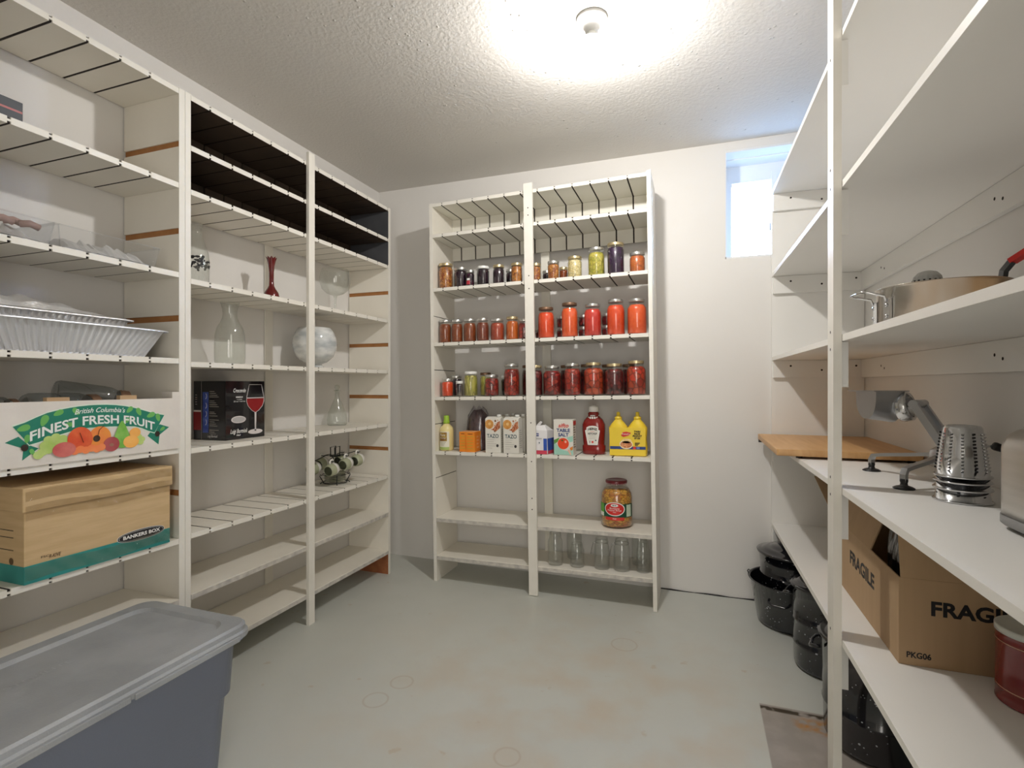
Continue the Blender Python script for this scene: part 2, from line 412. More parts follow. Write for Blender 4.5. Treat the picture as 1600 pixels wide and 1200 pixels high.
# ---------------------------------------------------------------- slatwall-board shelving
def slat_shelf(parent, mp, u0, u1, D, zt, grooves, top=None, under=None, front=None, th=.019, label=None):
    """a shelf cut from grooved board: planks over and under a thin core, with grooves filled in a dark shade colour, front to back"""
    top = top or M_shelf; under = under or M_shelf; front = front or M_post
    b = B(); g = .0042; zb = zt-th; c0, c1 = zb+.0065, zt-.0065
    def bx(a0, a1, w0, w1, z0, z1, m):
        b.hexa([mp(a0, w0, z0), mp(a1, w0, z0), mp(a1, w1, z0), mp(a0, w1, z0), mp(a0, w0, z1), mp(a1, w0, z1), mp(a1, w1, z1), mp(a0, w1, z1)], m)
    bx(u0, u1, .0035, D, c0, c1, M_slot_shade)
    bx(u0, u1, 0, .0035, c0, c1, front)
    e = [u0]+[q for k in grooves if u0+.01 < k < u1-.01 for q in (k-g, k+g)]+[u1]
    for k in range(0, len(e), 2):
        bx(e[k], e[k+1], .0015, D, c1, zt, top); bx(e[k], e[k+1], .0015, D, zb, c0, under)
        bx(e[k], e[k+1], 0, .0015, c1, zt, front); bx(e[k], e[k+1], 0, .0015, zb, c0, front)
    for k in grooves:
        if u0+.01 < k < u1-.01: bx(k-g, k+g, .0045, D, zb+.0014, zt-.0014, M_slot_shade)
    o = b.done('shelf', parent)
    if label: o['label'] = label
    return o
def plain_shelf(parent, mp, u0, u1, D, zt, th=.022, name='shelf'):
    b = B()
    b.hexa([mp(u0, 0, zt-th), mp(u1, 0, zt-th), mp(u1, D, zt-th), mp(u0, D, zt-th), mp(u0, 0, zt), mp(u1, 0, zt), mp(u1, D, zt), mp(u0, D, zt)], M_shelf)
    # worn front edge where the paint has rubbed off
    b.hexa([mp(u0, -.0012, zt-th), mp(u1, -.0012, zt-th), mp(u1, 0, zt-th), mp(u0, 0, zt-th), mp(u0, -.0012, zt-.004), mp(u1, -.0012, zt-.004), mp(u1, 0, zt-.004), mp(u0, 0, zt-.004)], M_wear)
    return b.done(name, parent)
def end_panel(parent, mp, u0, u1, D, z1, slots, side, slotm, h=.011, darkz=None, foot=None, z0=0.0, label=None):
    """upright end board with horizontal grooves on the inner face; side=+1 when the inner face is at u1"""
    b = B(); d = .006
    def bx(a0, a1, w0, w1, z0, z1, m):
        b.hexa([mp(a0, w0, z0), mp(a1, w0, z0), mp(a1, w1, z0), mp(a0, w1, z0), mp(a0, w0, z1), mp(a1, w0, z1), mp(a1, w1, z1), mp(a0, w1, z1)], m)
    ci, co = (u1-d, u0) if side > 0 else (u0+d, u1)
    a, c = min(ci, co), max(ci, co)
    bx(a, c, .002, D, z0, z1, M_shelf); bx(u0, u1, 0, .002, z0, z1, M_post)
    i0, i1 = (u1-d, u1) if side > 0 else (u0, u0+d)
    zs = [z0]+[q for s in slots for q in (s-h, s+h)]+[z1]
    for k in range(0, len(zs), 2):
        za, zb = zs[k], zs[k+1]
        if foot and za < foot < zb: bx(i0, i1, .002, D, za, foot, M_rawfoot); za = foot
        if darkz and za < darkz < zb: bx(i0, i1, .002, D, darkz, zb, M_darkgrey); zb = darkz
        elif darkz and za >= darkz: bx(i0, i1, .002, D, za, zb, M_darkgrey); continue
        bx(i0, i1, .002, D, za, zb, M_shelf)
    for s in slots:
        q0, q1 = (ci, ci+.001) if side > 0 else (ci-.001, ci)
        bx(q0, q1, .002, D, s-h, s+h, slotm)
    o = b.done('end_panel', parent)
    if label: o['label'] = label
    return o
def seg(parent, name, mp, u0, u1, w0, w1, z0, z1, m, label=None, screws=None):
    b = B()
    b.hexa([mp(u0, w0, z0), mp(u1, w0, z0), mp(u1, w1, z0), mp(u0, w1, z0), mp(u0, w0, z1), mp(u1, w0, z1), mp(u1, w1, z1), mp(u0, w1, z1)], m)
    if screws:
        for z in screws:
            uc = (u0+u1)/2
            b.poly([mp(uc+.0035*math.cos(2*PI*k/8), w0-.0006, z+.0035*math.sin(2*PI*k/8)) for k in range(8)], M_slot_shade)
    o = b.done(name, parent)
    if label: o['label'] = label
    return o

SLOTS = [.129, .4435, .758, 1.0725, 1.387, 1.7015, 2.016]
LX, LD = -1.752, .285
ZB = [.146, .377, .600, .913, 1.232, 1.538, 1.866, 2.028, 2.213]      # far left-hand unit, shelf tops
ZA = [.146, .378, .594, .920, 1.242, 1.552, 1.874, 2.213]             # near left-hand unit
GB = [1.48+.1005*k for k in range(13)]; GA = [.768-.096*3+.096*k for k in range(12)]

u2 = thing('shelving_unit', 'tall white left-hand shelving unit with two dark brown top levels, standing toward the far corner', 'shelves', (LX, 1.376, 0))
mpL = lambda u, w, z: (-w, u-1.376, z)
for k, z in enumerate(ZB):
    if k < 2: plain_shelf(u2, mpL, 1.40, 2.697, LD, z)
    elif z > 2.2: slat_shelf(u2, mpL, 1.40, 2.697, LD, z, GB, under=M_dark, label='top board, dark brown underneath')
    elif z > 2.0: slat_shelf(u2, mpL, 1.40, 2.697, LD, z, GB, top=M_dark, under=M_dark, label='shelf left dark brown behind its white front edge')
    elif z > 1.8: slat_shelf(u2, mpL, 1.40, 2.697, LD, z, GB, top=M_dark, label='shelf with dark brown top and white underside')
    else: slat_shelf(u2, mpL, 1.40, 2.697, LD, z, GB)
end_panel(u2, mpL, 1.377, 1.399, LD, 2.216, [s for s in SLOTS], 1, M_raw, darkz=1.87)
end_panel(u2, mpL, 2.698, 2.719, LD, 2.216, [s for s in SLOTS if s > .5 and s < 1.9], -1, M_raw, darkz=1.87, foot=.124)
seg(u2, 'front_post', mpL, 1.996, 2.036, -.017, -.0015, 0, 2.255, M_post)
seg(u2, 'back_post', mpL, 2.03, 2.08, LD-.003, LD+.0025, 0, 2.21, M_post)
def back_rail(parent, mp, u0, u1, w, z0, z1, grooves, m):
    b = B(); g = .0042
    e = [u0]+[q for k in grooves if u0+.01 < k < u1-.01 for q in (k-g, k+g)]+[u1]
    for k in range(0, len(e), 2):
        b.hexa([mp(e[k], w, z0), mp(e[k+1], w, z0), mp(e[k+1], w+.006, z0), mp(e[k], w+.006, z0), mp(e[k], w, z1), mp(e[k+1], w, z1), mp(e[k+1], w+.006, z1), mp(e[k], w+.006, z1)], m)
    b.hexa([mp(u0, w+.006, z0), mp(u1, w+.006, z0), mp(u1, w+.009, z0), mp(u0, w+.009, z0), mp(u0, w+.006, z1), mp(u1, w+.006, z1), mp(u1, w+.009, z1), mp(u0, w+.009, z1)], M_slot_shade)
    return b.done('back_rail', parent)
o = back_rail(u2, mpL, 1.40, 2.697, LD-.012, 2.029, 2.193, GB, M_dark); o['label'] = 'dark brown back rail'
o = back_rail(u2, mpL, 1.40, 2.697, LD-.012, 1.867, 2.008, GB, M_dark); o['label'] = 'dark brown back rail'

u1 = thing('shelving_unit', 'tall white left-hand shelving unit nearest the camera, holding cardboard boxes and foil pans', 'shelves', (LX, .10, 0))
mpA = lambda u, w, z: (-w, u-.10, z)
for k, z in enumerate(ZA):
    if k < 2: plain_shelf(u1, mpA, .122, 1.352, LD, z)
    else: slat_shelf(u1, mpA, .122, 1.352, LD, z, GA)
end_panel(u1, mpA, 1.353, 1.3755, LD, 2.216, [s for s in SLOTS if s > .5], -1, M_raw)
end_panel(u1, mpA, .10, .121, LD, 2.216, [s for s in SLOTS if s > .5], 1, M_raw)
seg(u1, 'front_post', mpA, .715, .757, -.017, -.0015, 0, 2.23, M_post)
seg(u1, 'back_post', mpA, .72, .77, LD-.003, LD+.0025, 0, 2.21, M_post)

# back unit, leaning slightly to the left
TB = .015
u3 = thing('shelving_unit', 'freestanding white shelving unit against the back wall, filled with jars of preserves', 'shelves', (-1.445, 2.70, 0))
u3.rotation_euler = (0, -TB, 0)
mpC = lambda u, w, z: (u, w, z)
ZR = [.15, .3705, .757, 1.074, 1.39, 1.709, 2.024, 2.2045]
GC = [.083+.0965*k for k in range(12)]
for k, z in enumerate(ZR):
    if k < 2: plain_shelf(u3, mpC, .021, 1.239, .28, z, .024)
    else: slat_shelf(u3, mpC, .021, 1.239, .28, z, GC, top=M_shelf2, under=M_shelf2)
end_panel(u3, mpC, 0, .020, .28, 2.207, [.60, .915, 1.232, 1.548], 1, M_slot_shade, h=.0022)
end_panel(u3, mpC, 1.240, 1.260, .28, 2.215, [.60, .915, 1.232, 1.548], -1, M_slot_shade, h=.0022, z0=-.017)
seg(u3, 'front_post', mpC, .588, .638, -.016, -.0015, -.006, 2.235, M_post, screws=(2.1, 2.06, 1.73, 1.66, .93, .72, .52, .46))
seg(u3, 'back_post', mpC, .60, .65, .270, .285, .025, 2.18, M_shelf2)
back_rail(u3, mpC, .021, 1.239, .262, 2.112, 2.1845, GC, M_shelf2)
back_rail(u3, mpC, .021, 1.239, .262, 1.925, 2.004, GC, M_shelf2)
ctB, stB = math.cos(TB), math.sin(TB)
def zC(x, k):
    """height of shelf k of the back unit (0 = lowest) at world x"""
    zl = ZR[k]; return zl*ctB+((x+1.445+zl*stB)/ctB)*stB

# right-hand built-in shelving, local frame: X into the wall, Y away from the camera, origin at the back-wall corner
u4 = thing('built_in_shelving', 'deep white built-in shelving along the right wall with a narrow front post', 'shelves', (.372, YW, 0), RY)
def seg4(name, x0, x1, y0, y1, z0, z1, m, label=None, screws=()):
    b = B(); b.box(x0, x1, y0, y1, z0, z1, m)
    for (sx, sy, sz, ax) in screws:
        r = .005
        if ax == 'x': b.poly([(sx, sy+r*math.cos(2*PI*k/10), sz+r*math.sin(2*PI*k/10)) for k in range(10)], M_slot_shade)
        else: b.poly([(sx+r*math.cos(2*PI*k/10), sy, sz+r*math.sin(2*PI*k/10)) for k in range(10)], M_slot_shade)
    o = b.done(name, u4)
    if label: o['label'] = label
    return o
R4 = [(.4055, .424), (.836, .854), (1.272, 1.291), (1.708, 1.727), (2.137, 2.156)]
YE = -2.45; PW = .4155
for z0, z1 in R4:
    b = B(); b.box(.0015, PW, YE, -.021, z0, z1, M_right); b.box(0, .0015, YE, -.021, z0, z1, M_edge)
    b.done('shelf', u4)
seg4('end_panel', -.001, PW, -.020, -.001, 0, 2.136, M_right)
for z0, z1 in R4[:5]:
    zz = z0-.001
    seg4('cleat', .004, PW-.001, -.040, -.0205, zz-.088, zz, M_right, screws=[(.085, -.0405, zz-.028, 'y'), (.225, -.0405, zz-.05, 'y'), (.375, -.0405, zz-.03, 'y')])
    seg4('cleat', PW-.019, PW, YE, -.0405, zz-.088, zz, M_right, screws=[(PW-.0195, -.32-.9*k, zz-.04, 'x') for k in range(3)]+[(PW-.0195, -.36-.9*k, zz-.052, 'x') for k in range(3)])
    seg4('shelf_support', .001, .020, -1.312, -1.276, zz-.13, zz, M_right)
py = YW-1.70
b = B(); b.box(-.022, -.0006, -1.330, -1.268, 0, ZC, M_post)
for z in (2.09, 1.77, 1.715, 1.30, 1.25, .88, .83, .44):
    b.poly([(-.0226, -1.30+.0045*math.cos(2*PI*k/8), z+.0045*math.sin(2*PI*k/8)) for k in range(8)], M_slot_shade)
b.done('front_post', u4)
b = B(); b.box(-.022, -.0006, -2.44, -2.378, 0, ZC, M_post); b.done('front_post', u4)
seg4('end_panel', 0, PW, -2.472, -2.4515, 0, 2.136, M_right)

# ================================================================ preserves in jars (back unit)
G_jar = glass('jar_glass', (.97, .98, .97), .03, 1.0)
G_jar2 = glass('jar_glass_empty', (.982, .988, .984), .03, 1.15, body=.006, bodycol=(.55, .6, .55))
LIDS = dict(gold=mat('lid_gold', (.72, .60, .36), .3, .85), silver=mat('lid_silver', (.68, .68, .66), .28, .9), white=mat('lid_white', (.80, .80, .78), .35), brown=mat('lid_brown', (.22, .13, .08), .4, .6))
FOOD = dict(
    relish=chunky('food_relish', [(.35, .10, .02), (.60, .25, .05), (.25, .04, .015)], 75, dark=.35, gap=.12),
    jam=mat('food_jam', (.010, .005, .012), .25, var=(.03, .008, .02), scale=30, coat=.6),
    jamlabel=mat('food_jam2', (.012, .005, .012), .25, var=(.05, .01, .03), scale=30, coat=.6),
    corn=chunky('food_corn', [(.72, .60, .28), (.80, .68, .38), (.66, .50, .18)], 95, dark=.45, gap=.12),
    beans=chunky('food_beans', [(.50, .44, .06), (.62, .52, .10), (.36, .36, .04)], 60, (1.6, 1.6, .8), dark=.45, gap=.12),
    purple=chunky('food_purple', [(.022, .006, .035), (.05, .012, .07), (.012, .004, .02)], 70, dark=.4),
    carrot=chunky('food_carrot', [(.62, .12, .02), (.55, .16, .04), (.42, .07, .015)], 80, dark=.6),
    salsa=chunky('food_salsa', [(.24, .05, .014), (.29, .068, .016), (.20, .038, .012)], 110, dark=.75),
    salsadark=chunky('food_salsadark', [(.19, .035, .022), (.24, .055, .022), (.14, .022, .015)], 110, dark=.7),
    salsared=chunky('food_salsared', [(.38, .045, .02), (.45, .08, .03), (.32, .03, .016)], 110, dark=.75),
    salsaorange=chunky('food_salsaorange', [(.55, .11, .012), (.6, .14, .02), (.48, .085, .01)], 110, dark=.85),
    tomato=chunky('food_tomato', [(.78, .065, .012), (.82, .085, .018), (.70, .05, .012)], 120, dark=.88),
    tomatolight=chunky('food_tomatolight', [(.83, .11, .025), (.86, .13, .03), (.78, .09, .02)], 120, dark=.9),
    tomatodark=chunky('food_tomatodark', [(.62, .035, .025), (.70, .05, .03), (.55, .03, .025)], 120, dark=.85),
    beet=chunky('food_beet', [(.28, .012, .012), (.40, .04, .025), (.12, .004, .008)], 42, dark=.25, gap=.14),
    beet2=chunky('food_beet2', [(.38, .016, .010), (.48, .05, .025), (.18, .007, .008)], 38, dark=.25, gap=.14),
    beet3=chunky('food_beet3', [(.55, .035, .012), (.52, .075, .025), (.26, .01, .008)], 32, dark=.3, gap=.15),
    plum=chunky('food_plum', [(.08, .006, .010), (.22, .02, .02), (.035, .003, .007)], 55, dark=.3),
    beanstick=chunky('food_beanstick', [(.55, .50, .10), (.68, .60, .18), (.38, .38, .05)], 120, (1, 1, .10), dark=.3, gap=.16),
    olive=mat('food_olive', (.03, .02, .03), .3, var=(.30, .26, .22), scale=22))
JM = {}
def jar_meshes(kind, r, h):
    key = (kind, round(r, 4), round(h, 3))
    if key in JM: return JM[key]
    lr = r*.86 if kind == 'reg' else r*.93                      # lid radius
    if kind == 'reg': lr = min(.040, r*.9)
    lh = .016; gh = h-lh+.002
    if kind == 'reg': pr = [(0, .004), (r*.6, .001), (r*.88, .0), (r, .009), (r, gh*.74), (r*.97, gh*.81), (lr*.97, gh*.9), (lr*.93, gh*.93), (lr*.93, gh)]
    elif kind == 'wide': pr = [(0, .004), (r*.6, .001), (r*.88, .0), (r*.98, .008), (r, gh*.5), (r*.985, gh*.84), (lr*.96, gh*.9), (lr*.94, gh)]
    else: pr = [(0, .004), (r*.6, .001), (r*.84, .0), (r*.93, .007), (r, gh*.82), (r*.97, gh*.88), (lr*.96, gh*.91), (lr*.94, gh)]
    b = B(); b.lathe(pr, G_jar, 24, capb=False, capt=False); o1 = b.done('glass')
    top = gh*(.93 if kind != 'reg' else .90)
    ins = [(max(0, q-.0022), max(z, .005)) for q, z in pr if z <= top]
    ins = [(0, .005)]+[p for p in ins if p[0] > 0]+[(ins[-1][0], top), (0, top)]
    b = B(); b.lathe(ins, FOOD['salsa'], 24, capb=False, capt=False); o2 = b.done('contents')
    b = B()
    z0 = h-lh; pl = [(lr*.95, z0)]
    for k in range(3): pl += [(lr+.001, z0+.002+.003*k), (lr, z0+.0035+.003*k)]
    pl += [(lr+.0008, h-.003), (lr, h-.0008), (lr*.93, h), (lr*.9, h-.001), (0, h-.001)]
    b.lathe(pl, LIDS['silver'], 24, capb=True, capt=False); o3 = b.done('lid')
    JM[key] = tuple(o.data for o in (o1, o2, o3))
    for o in (o1, o2, o3): bpy.data.objects.remove(o)
    return JM[key]
def jar(label, x, y, z, r, h, kind, food, lid, group, rot=None, name='canning_jar'):
    t = thing(name, label, 'jar', (x, y, z), random.uniform(0, 6.28), group)
    if rot: t.rotation_euler = rot
    for nm, me in zip(('glass', 'contents', 'lid'), jar_meshes(kind, r, h)):
        o = bpy.data.objects.new(nm, me); COL.objects.link(o); o.parent = t
        if nm == 'contents': o.material_slots[0].link = 'OBJECT'; o.material_slots[0].material = FOOD[food]
        if nm == 'lid': o.material_slots[0].link = 'OBJECT'; o.material_slots[0].material = LIDS[lid]
    return t
G3, G4, G5 = 'small jars of relish and jam on the upper jar shelf', 'jars of sauce on the middle jar shelf', 'jars of pickled beets, beans and fruit on the lower jar shelf'
JARS = [  # shelf, x, y, radius, height, kind, contents, lid, label
(5, -1.405, 2.776, .0435, .154, 'wide', 'relish', 'gold', 'tall orange-brown relish jar at the left end of the upper jar shelf'),
(5, -1.380, 2.895, .029, .150, 'jelly', 'jam', 'white', 'dark jam jar with pale lid hidden behind the left-end orange-brown relish jar'),
(5, -1.302, 2.767, .0365, .120, 'jelly', 'jam', 'silver', 'black jam jar right beside the left-end relish jar, silver lid'),
(5, -1.237, 2.755, .025, .097, 'jelly', 'jamlabel', 'silver', 'smallest black jam jar in front, with a tiny red and white sticker'),
(5, -1.228, 2.893, .027, .140, 'jelly', 'jam', 'white', 'black jam jar in back, just left of the white-lidded jar'),
(5, -1.162, 2.771, .0355, .116, 'jelly', 'jam', 'white', 'black jam jar with a flat white lid, front row'),
(5, -1.115, 2.893, .027, .129, 'jelly', 'jam', 'silver', 'black jam jar in back, just right of the white-lidded jar'),
(5, -1.064, 2.764, .0335, .113, 'wide', 'jam', 'gold', 'black jam jar with gold lid, front row, left of centre post'),
(5, -1.035, 2.885, .027, .110, 'jelly', 'jam', 'silver', 'short black jam jar behind, between gold-lidded jam and amber relish'),
(5, -.954, 2.763, .0334, .113, 'wide', 'relish', 'gold', 'amber relish jar touching the left side of the centre post, upper jar shelf'),
(5, -.841, 2.761, .0293, .100, 'jelly', 'relish', 'gold', 'narrow amber relish jar just right of the centre post'),
(5, -.812, 2.885, .027, .082, 'jelly', 'jam', 'silver', 'very small dark jar set back behind the narrow amber relish jar'),
(5, -.740, 2.763, .0334, .104, 'jelly', 'relish', 'silver', 'orange chunky relish jar left of the yellow corn jar'),
(5, -.713, 2.885, .027, .094, 'jelly', 'salsa', 'gold', 'small red-brown jar peeking out behind the orange chunky relish jar'),
(5, -.622, 2.770, .0397, .119, 'wide', 'corn', 'gold', 'jar of pale yellow corn or beans with gold lid'),
(5, -.505, 2.775, .045, .155, 'reg', 'beans', 'silver', 'tall jar of yellow-green wax beans with silver lid'),
(5, -.402, 2.775, .045, .170, 'wide', 'purple', 'gold', 'tallest upper-shelf jar, deep purple contents and gold lid'),
(5, -.290, 2.771, .0406, .108, 'wide', 'carrot', 'silver', 'squat orange-red jar at the right end of the upper jar shelf'),
(4, -1.407, 2.773, .0375, .139, 'reg', 'salsa', 'silver', 'leftmost rust-brown sauce jar on the middle jar shelf'),
(4, -1.328, 2.770, .0345, .136, 'reg', 'salsa', 'silver', 'second from left of the rust-brown sauce jars'),
(4, -1.248, 2.774, .038, .136, 'reg', 'salsa', 'silver', 'third from left of the rust-brown sauce jars'),
(4, -1.165, 2.772, .0365, .135, 'reg', 'salsadark', 'silver', 'darker brown sauce jar, fourth from left, short of a full fill'),
(4, -1.075, 2.775, .040, .127, 'reg', 'salsared', 'silver', 'brick-red sauce jar, fifth from left, with dull silver lid'),
(4, -.983, 2.771, .036, .133, 'reg', 'salsaorange', 'gold', 'bright orange sauce jar with gold lid, left of the centre post'),
(4, -.912, 2.769, .033, .117, 'reg', 'beet', 'silver', 'dark red jar half hidden by the centre post, middle jar shelf'),
(4, -1.207, 2.885, .032, .120, 'reg', 'beet', 'white', 'dark jar with pale lid behind the gap by the darker brown sauce jar'),
(4, -1.030, 2.885, .032, .118, 'reg', 'beet', 'white', 'dark jar with pale lid behind the gap beside the bright orange sauce jar'),
(4, -.784, 2.772, .0460, .173, 'reg', 'tomato', 'brown', 'quart of orange-red tomato sauce nearest the centre post, brown lid'),
(4, -.650, 2.770, .0450, .189, 'reg', 'tomatolight', 'brown', 'quart of orange tomato sauce, second from the centre post, tall brown lid'),
(4, -.524, 2.772, .0465, .175, 'reg', 'tomatodark', 'silver', 'quart of darker crimson tomato sauce in the middle of the five large jars'),
(4, -.401, 2.773, .0475, .190, 'reg', 'tomato', 'silver', 'quart of red-orange tomato sauce, second from the right end'),
(4, -.292, 2.776, .0500, .186, 'reg', 'tomatolight', 'silver', 'quart of light orange tomato sauce at the right end of the middle jar shelf'),
(3, -1.389, 2.766, .0355, .107, 'jelly', 'tomato', 'silver', 'small bright red jelly jar at the left end of the lower jar shelf'),
(3, -1.388, 2.885, .034, .127, 'jelly', 'jam', 'silver', 'dark jar standing behind the small bright red jelly jar'),
(3, -1.306, 2.756, .0225, .091, 'jelly', 'olive', 'white', 'tiny dark jar with white lid between red jelly and pale bean sticks'),
(3, -1.241, 2.772, .040, .145, 'wide', 'beanstick', 'white', 'jar of upright pale yellow beans with a tall white lid'),
(3, -1.190, 2.875, .034, .140, 'wide', 'beanstick', 'brown', 'second jar of upright beans, behind, with a dark lid'),
(3, -1.109, 2.771, .0412, .124, 'wide', 'beet', 'silver', 'pint jar of red beets to the right of the upright beans'),
(3, -1.060, 2.875, .029, .118, 'jelly', 'jam', 'white', 'dark jar with pale lid behind, between the beet pint and beet quart'),
(3, -.988, 2.775, .0446, .183, 'reg', 'beet2', 'silver', 'tall quart of sliced red beets left of the centre post'),
(3, -.925, 2.885, .036, .177, 'reg', 'plum', 'brown', 'dark quart behind, tucked against the left side of the centre post'),
(3, -.846, 2.772, .040, .171, 'reg', 'plum', 'gold', 'dark plum-red quart half hidden by the centre post, lower jar shelf'),
(3, -.752, 2.781, .0505, .166, 'reg', 'beet', 'silver', 'quart of dark red beet slices, first full jar right of the post'),
(3, -.636, 2.777, .0465, .176, 'reg', 'beet2', 'silver', 'quart of red beet wedges, second full jar right of the post'),
(3, -.521, 2.785, .0540, .177, 'reg', 'beet3', 'gold', 'widest quart, light red chunks under a gold lid'),
(3, -.409, 2.782, .0515, .168, 'reg', 'plum', 'gold', 'quart of blackish red fruit under a gold lid, second from right end'),
(3, -.296, 2.781, .0505, .180, 'reg', 'beet3', 'gold', 'quart of bright red tomato halves at the right end, gold lid'),
(3, -.700, 2.905, .036, .172, 'reg', 'plum', 'brown', 'dark jar in the back row, behind the first and second full quarts'),
(3, -.585, 2.912, .036, .174, 'reg', 'plum', 'brown', 'dark jar in the back row, left behind the widest quart'),
(3, -.465, 2.912, .036, .170, 'reg', 'plum', 'brown', 'dark jar in the back row, right behind the widest quart'),
(3, -.350, 2.905, .036, .168, 'reg', 'plum', 'brown', 'dark jar in the back row, behind the two right-end quarts'),
]
for s, x, y, r, h, k, f, l, lab in JARS:
    t = jar(lab, x, y, zC(x, s)+.0004, r, h, k, f, l, {5: G3, 4: G4, 3: G5}[s])
    if f == 'jamlabel':
        t.rotation_euler.z = -PI/2-.15
        b = B(); mp = lambda u, v: ((r+.0008)*math.cos(u/r), (r+.0008)*math.sin(u/r), v)
        b.patch(-.012, .012, .012, .034, mp, mat('sticker_red', (.45, .04, .06), .5)); b.patch(-.008, .010, .036, .048, mp, M_white)
        o = b.done('label', t, recalc=False); o['label'] = 'small red and white sticker'
# little jars stacked two high behind the tomato sauce
GS = 'small dark jars stacked two high behind the tomato sauce'
for q, (x, where) in enumerate([(-.848, 'beside the centre post'), (-.722, 'between first and second tomato quarts'), (-.596, 'between second and third tomato quarts'), (-.465, 'between third and fourth tomato quarts')]):
    for k in range(2):
        if q == 0 and k == 1: continue
        jar('%s small dark jar of the stacked pair %s' % ('upper' if k else 'lower', where), x, 2.885, zC(x, 4)+.0004+.0672*k, .033, .0668, 'jelly', 'plum', 'silver', GS)

# empty jars on the bottom shelf
def empty_jar(label, x, y, r, h, kind='mason'):
    t = thing('empty_jar', label, 'jar', (x, y, zC(x, 0)+.0006), random.uniform(0, 6), 'empty clear jars on the bottom shelf')
    b = B(); nr = r*.82
    pr = [(0, .008), (r*.7, .005), (r*.85, .001), (r*.93, 0), (r, .010), (r, h*.66), (r*.97, h*.74), (nr, h*.83), (nr*.98, h*.86), (nr*1.03, h*.875), (nr*.98, h*.89), (nr*1.03, h*.91), (nr*.98, h*.93), (nr*.98, h*.985), (nr*.95, h)]
    inn = [(q-.003 if q > .01 else 0, max(z+.004, .012)) for q, z in pr[:-1]]+[(nr*.95-.002, h)]
    b.lathe(pr+inn[::-1], G_jar2, 28, capb=False, capt=False); b.done('glass', t)
    if kind == 'bail':
        b = B(); w = M_steel
        b.tube([((nr*1.06)*math.cos(a*PI/12), (nr*1.06)*math.sin(a*PI/12), h*.87) for a in range(24)], .0013, w, 6, closed=True)
        b.tube([(nr*1.06*math.cos(2.6+.5*k/6), nr*1.06*math.sin(2.6+.5*k/6), h*.87) for k in range(3)]+[(-nr*1.5, .01, h*.8), (-nr*1.9, .012, h*.45), (-nr*1.8, .006, h*.42), (-nr*1.45, 0, h*.75), (-nr*1.05, -.005, h*.86)], .0013, w, 6)
        t.rotation_euler.z = 0
        o = b.done('wire_bail', t); o['label'] = 'thin steel wire bail'
    return t
empty_jar('tall narrow empty clear jar, leftmost on the bottom shelf', -.729, 2.764, .041, .172)
empty_jar('short squat empty jar, second from left on the bottom shelf', -.608, 2.767, .038, .122)
empty_jar('empty jar with wire bail, left one of two in the middle', -.476, 2.777, .0405, .160, 'bail')
empty_jar('empty jar with wire bail, right one of two in the middle', -.371, 2.782, .0435, .160, 'bail')
empty_jar('empty clear jar at the right end of the bottom shelf', -.262, 2.790, .0355, .155)
empty_jar('tall empty jar in the back row behind the short squat one', -.655, 2.905, .043, .170)
empty_jar('tall empty jar in the back row behind the right-end jar', -.292, 2.900, .042, .180)

# ================================================================ groceries on the shelf below the jars
S6 = 2
def front(x, y, z, sx=1.0):
    """2-D (u,v) on an upright face at depth y"""
    return lambda u, v: (x+u, y, z+v)
def zs(x): return zC(x, S6)+.0006
# dressing bottle
x0, y0 = -1.394, 2.766
t = thing('dressing_bottle', 'pale yellow dressing bottle with lime green cap at the shelf left end', 'bottle', (x0, y0, zs(x0)))
M_dress = mat('dressing', (.78, .66, .30), .25, coat=.5); M_green = mat('cap_green', (.32, .52, .05), .4)
b = B(); b.lathe([(0, 0), (.036, 0), (.041, .006), (.041, .118), (.036, .136), (.020, .152), (.016, .158), (.016, .165)], M_dress, 28); b.done('bottle_body', t)
b = B(); b.lathe([(.0195, .158), (.020, .168), (.0165, .178), (.0165, .200), (.015, .205), (0, .205)], M_green, 24); o = b.done('cap', t); o['label'] = 'lime green ribbed cap'
R = .0416
cyl = lambda u, v: (R*math.sin(u/R), -R*math.cos(u/R), v)
def cylm(R_): return lambda u, v: (R_*math.sin(u/R_), -R_*math.cos(u/R_), v)
b = B(); b.patch(-.040, .034, .006, .112, cylm(.0414), mat('label_cream', (.76, .74, .62), .5), 12); b.patch(-.040, .034, .006, .022, cylm(.0417), mat('label_green', (.40, .52, .15), .5), 12)
b.patch(-.034, .020, .056, .108, cylm(.0417), mat('label_ochre', (.42, .28, .05), .5, var=(.22, .10, .03), scale=60), 10)
b.text('Pure', .020, -.010, .092, cylm(.0420), M_white, shear=.3); b.text('Dressing', .011, -.008, .075, cylm(.0420), M_white, shear=.3)
for q in range(3): b.patch(-.028, .014-.006*q, .048-.008*q, .0505-.008*q, cylm(.0418), mat('label_grey', (.35, .34, .30), .6), 6)
b.done('label', t, recalc=False)
# dark bag of dried fruit with cling film
M_bag = mat('dried_fruit', (.035, .014, .014), .3, var=(.10, .035, .03), scale=40, bump=.8, bscale=60, coat=.3)
x0, y0 = -1.235, 2.868
t = thing('plastic_bag', 'dark see-through plastic bag of dried fruit behind the orange boxes', 'bag', (x0, y0, zs(x0)))
b = B()
def bagf(a, c):
    th = 2*PI*a; z = .225*c
    w = 1-.18*c+.06*math.sin(9*th+14*c)*c-.1*c*c
    rx_, ry_ = .075*w, .058*w
    if c > .85: w2 = 1-(c-.85)/.15*.5; rx_ *= w2; ry_ *= w2
    return (rx_*math.cos(th), ry_*math.sin(th), z+.012*math.sin(5*th)*c)
b.grid(bagf, 32, 14, M_bag); b.poly([bagf(k/32, 1) for k in range(32)], M_bag); b.poly([bagf(k/32, 0) for k in range(31, -1, -1)], M_bag)
b.done('bag_contents', t)
G_film = glass('cling_film', (.93, .93, .97), .12, 1.6, body=.07, bodycol=(.5, .47, .6))
